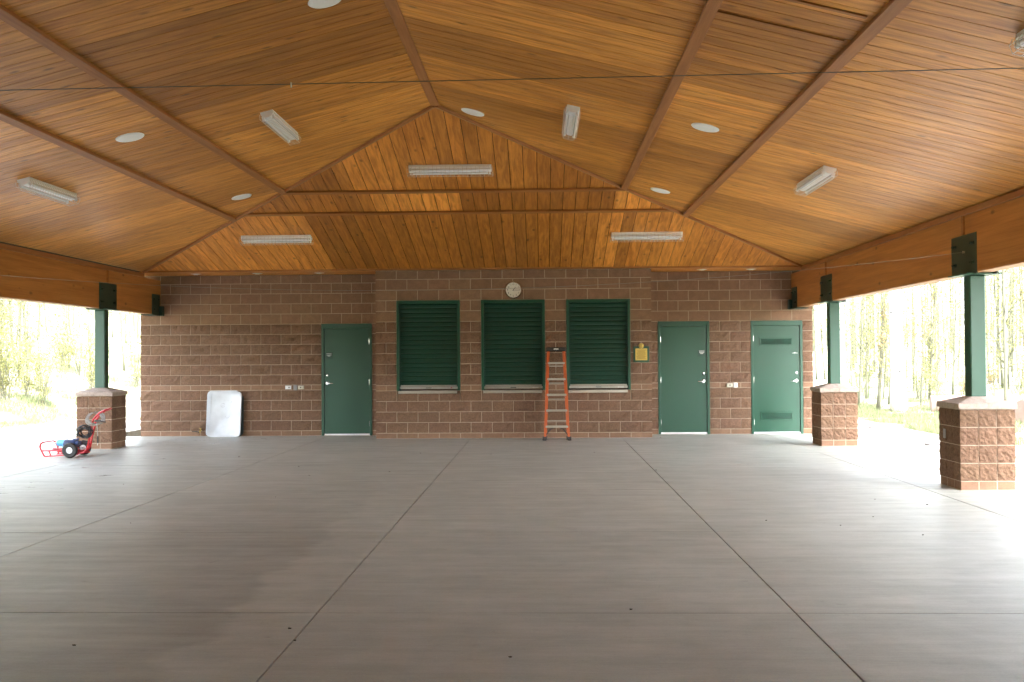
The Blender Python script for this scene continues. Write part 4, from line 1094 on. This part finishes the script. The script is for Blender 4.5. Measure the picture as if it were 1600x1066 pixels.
# shrubs: many stems from the ground
def shrub_meshes(seed, nst, h, nleaf, lm):
    rnd = random.Random(seed); st = MB(); tips = []
    for i in range(nst):
        a = rnd.uniform(0, 6.28); l_ = rnd.uniform(.15, .5); hh = h*rnd.uniform(.6, 1.1); b0 = Vector((rnd.uniform(-.15, .15), rnd.uniform(-.15, .15), -.1))
        p1 = b0+Vector((math.cos(a)*l_*hh*.4, math.sin(a)*l_*hh*.4, hh*.55)); p2 = b0+Vector((math.cos(a)*l_*hh, math.sin(a)*l_*hh, hh)); st.tube([b0, p1, p2], [.011, .008, .003], 4)
        for q in range(4):
            s0 = b0.lerp(p1, rnd.uniform(.4, 1)) if q < 2 else p1.lerp(p2, rnd.random()); e0 = s0+Vector((rnd.uniform(-.3, .3), rnd.uniform(-.3, .3), rnd.uniform(.1, .4)))*h*.35; st.tube([s0, e0], [.005, .002], 3); tips.append((s0, e0))
        tips.append((p1, p2))
    v = []; f = []
    for l_ in range(nleaf):
        a_, b_ = tips[rnd.randrange(len(tips))]; p = a_.lerp(b_, rnd.random())+Vector((rnd.gauss(0, .07), rnd.gauss(0, .07), rnd.gauss(0, .07)))
        s_ = rnd.uniform(.014, .032); u_ = Vector((rnd.gauss(0, 1), rnd.gauss(0, 1), rnd.gauss(0, 1))).normalized(); w_ = u_.orthogonal().normalized(); n0 = len(v)
        v += [p-u_*s_, p+w_*s_*.7, p+u_*s_, p-w_*s_*.7]; f.append((n0, n0+1, n0+2, n0+3))
    tm = bpy.data.meshes.new('stems'); tm.from_pydata([tuple(p) for p in st.v], [], st.f); tm.update(); tm.materials.append(M['bark_sap'])
    cm = bpy.data.meshes.new('foliage'); cm.from_pydata([tuple(p) for p in v], [], f); cm.update(); cm.materials.append(M[lm])
    return tm, cm
shr = [shrub_meshes(51, 12, 1.5, 900, 'leaf'), shrub_meshes(52, 16, 1.9, 1100, 'leaf'), shrub_meshes(53, 10, 1.1, 700, 'leaf_o')]
def put_shrub(pr, x, y, sc, label, group):
    t = empty('shrub', (x, y, gh(x, y)), rnd.uniform(0, 6.28)); t.scale = (sc, sc, sc); tag(t, label, 'shrub', group)
    link('stem', pr[0], None, t); link('foliage', pr[1], None, t)
for i in range(26): put_shrub(shr[rnd.randrange(2)], rnd.uniform(-10, -4.6), rnd.uniform(1.5, 13), rnd.uniform(.7, 1.2), 'yellow-green shrub on the bank beyond the left-hand opening', 'shrubs on the left bank')
for i in range(26): put_shrub(shr[rnd.randrange(3)], rnd.uniform(18.5, 28), rnd.uniform(3, 16), rnd.uniform(.6, 1.1), 'twiggy undergrowth shrub beyond the right-hand opening', 'shrubs on the right')
# far woods as one mass
def woods(label, x0, x1, y0, y1, n, seed):
    rnd = random.Random(seed); mb = MB(); tk = set()
    for i in range(n):
        x, y = rnd.uniform(x0, x1), rnd.uniform(y0, y1); z = gh(x, y); h = rnd.uniform(6, 12); f0 = len(mb.f); mb.tube([(x, y, z-.3), (x+rnd.uniform(-.4, .4), y, z+h)], [rnd.uniform(.03, .07), .012], 4, cap=False); tk.update(range(f0, len(mb.f)))
        for l_ in range(55):
            q = rnd.uniform(.1, 1); p = Vector((x+rnd.gauss(0, .7), y+rnd.gauss(0, .7), z+q*h)); s_ = rnd.uniform(.05, .11); u_ = Vector((rnd.gauss(0, 1), rnd.gauss(0, 1), rnd.gauss(0, 1))).normalized(); w_ = u_.orthogonal().normalized()
            mb.add([p-u_*s_, p+w_*s_, p+u_*s_, p-w_*s_], [(0, 1, 2, 3)])
    o = pyobj('distant_woods', mb.v, mb.f, 'leaf'); o.data.materials.append(M['bark_sap'])
    for p in o.data.polygons:
        if p.index in tk: p.material_index = 1
    tag(o, label, kind='stuff')
woods('pale distant woodland behind the right-hand thicket', 22, 62, 24, 60, 330, 61)
woods('pale distant woodland behind the left bank', -48, -6, 24, 60, 300, 62)
# logs, rocks
def log(name, a, b, r_, label, cat, seed, stubs=0):
    rnd = random.Random(seed); a, b = Vector(a), Vector(b); pts = []; rad = []
    for i in range(9):
        q = i/8; p = a.lerp(b, q)+Vector((0, rnd.uniform(-.03, .03), rnd.uniform(-.02, .02))); pts.append(p); rad.append(r_*(1-.3*q)*rnd.uniform(.92, 1.08))
    t = empty(name, a); tag(t, label, cat)
    o = MB().tube(pts, rad, 12).obj('log_body', 'deadwood', t, smooth=True, mw=Matrix.Translation(-a))
    for s_ in range(stubs):
        q = rnd.uniform(.2, .9); p = a.lerp(b, q); MB().tube([p, p+Vector((rnd.uniform(-.2, .2), -.1, rnd.uniform(.1, .35)))], [r_*.25, r_*.1], 6).obj('branch_stub', 'deadwood', t, mw=Matrix.Translation(-a))
log('fallen_log', (18.3, 7.0, gh(18.3, 7)+.2), (20.9, 6.2, gh(20.9, 6.2)+.17), .24, 'thick pinkish fallen log lying in the grass behind the near right pier', 'log', 3, 2)
log('fallen_log', (18.2, 1.6, gh(18.2, 1.6)+.25), (20.6, 2.6, gh(20.6, 2.6)+.2), .26, 'dark fallen log at the right edge, behind the near right pier', 'log', 4, 3)
log('dead_branch', (-4.3, 1.4, gh(-4.3, 1.4)+.03), (-5.6, 3.8, gh(-5.6, 3.8)+.12), .035, 'thin dead branch lying on the left bank', 'branch', 5, 3)
def rock(x, y, s_, label, seed):
    bm = bmesh.new(); bmesh.ops.create_icosphere(bm, subdivisions=2, radius=1)
    for q in bm.verts: q.co = Vector((q.co.x*s_*1.3, q.co.y*s_, q.co.z*s_*.7))*(1+.28*noise.noise(q.co*1.6+Vector((seed, 0, 0))))
    me = bpy.data.meshes.new('rock'); bm.to_mesh(me); bm.free(); o = link('rock', me, 'rock'); o.location = (x, y, max(gh(x, y), -.02 if 14.3 < x < 15.75 else -9)+s_*.35); tag(o, label, 'rock')
rock(15.12, 1.7, .09, 'small grey stone on the pale apron nearest the far right column', 1)
rock(14.75, -2.6, .10, 'small grey stone on the pale apron beside the near right pier', 2)
rock(18.6, 2.4, .34, 'dark boulder beside the log at the right edge', 3)
rock(19.2, 2.0, .28, 'smaller dark boulder right of the boulder at the right edge', 4)
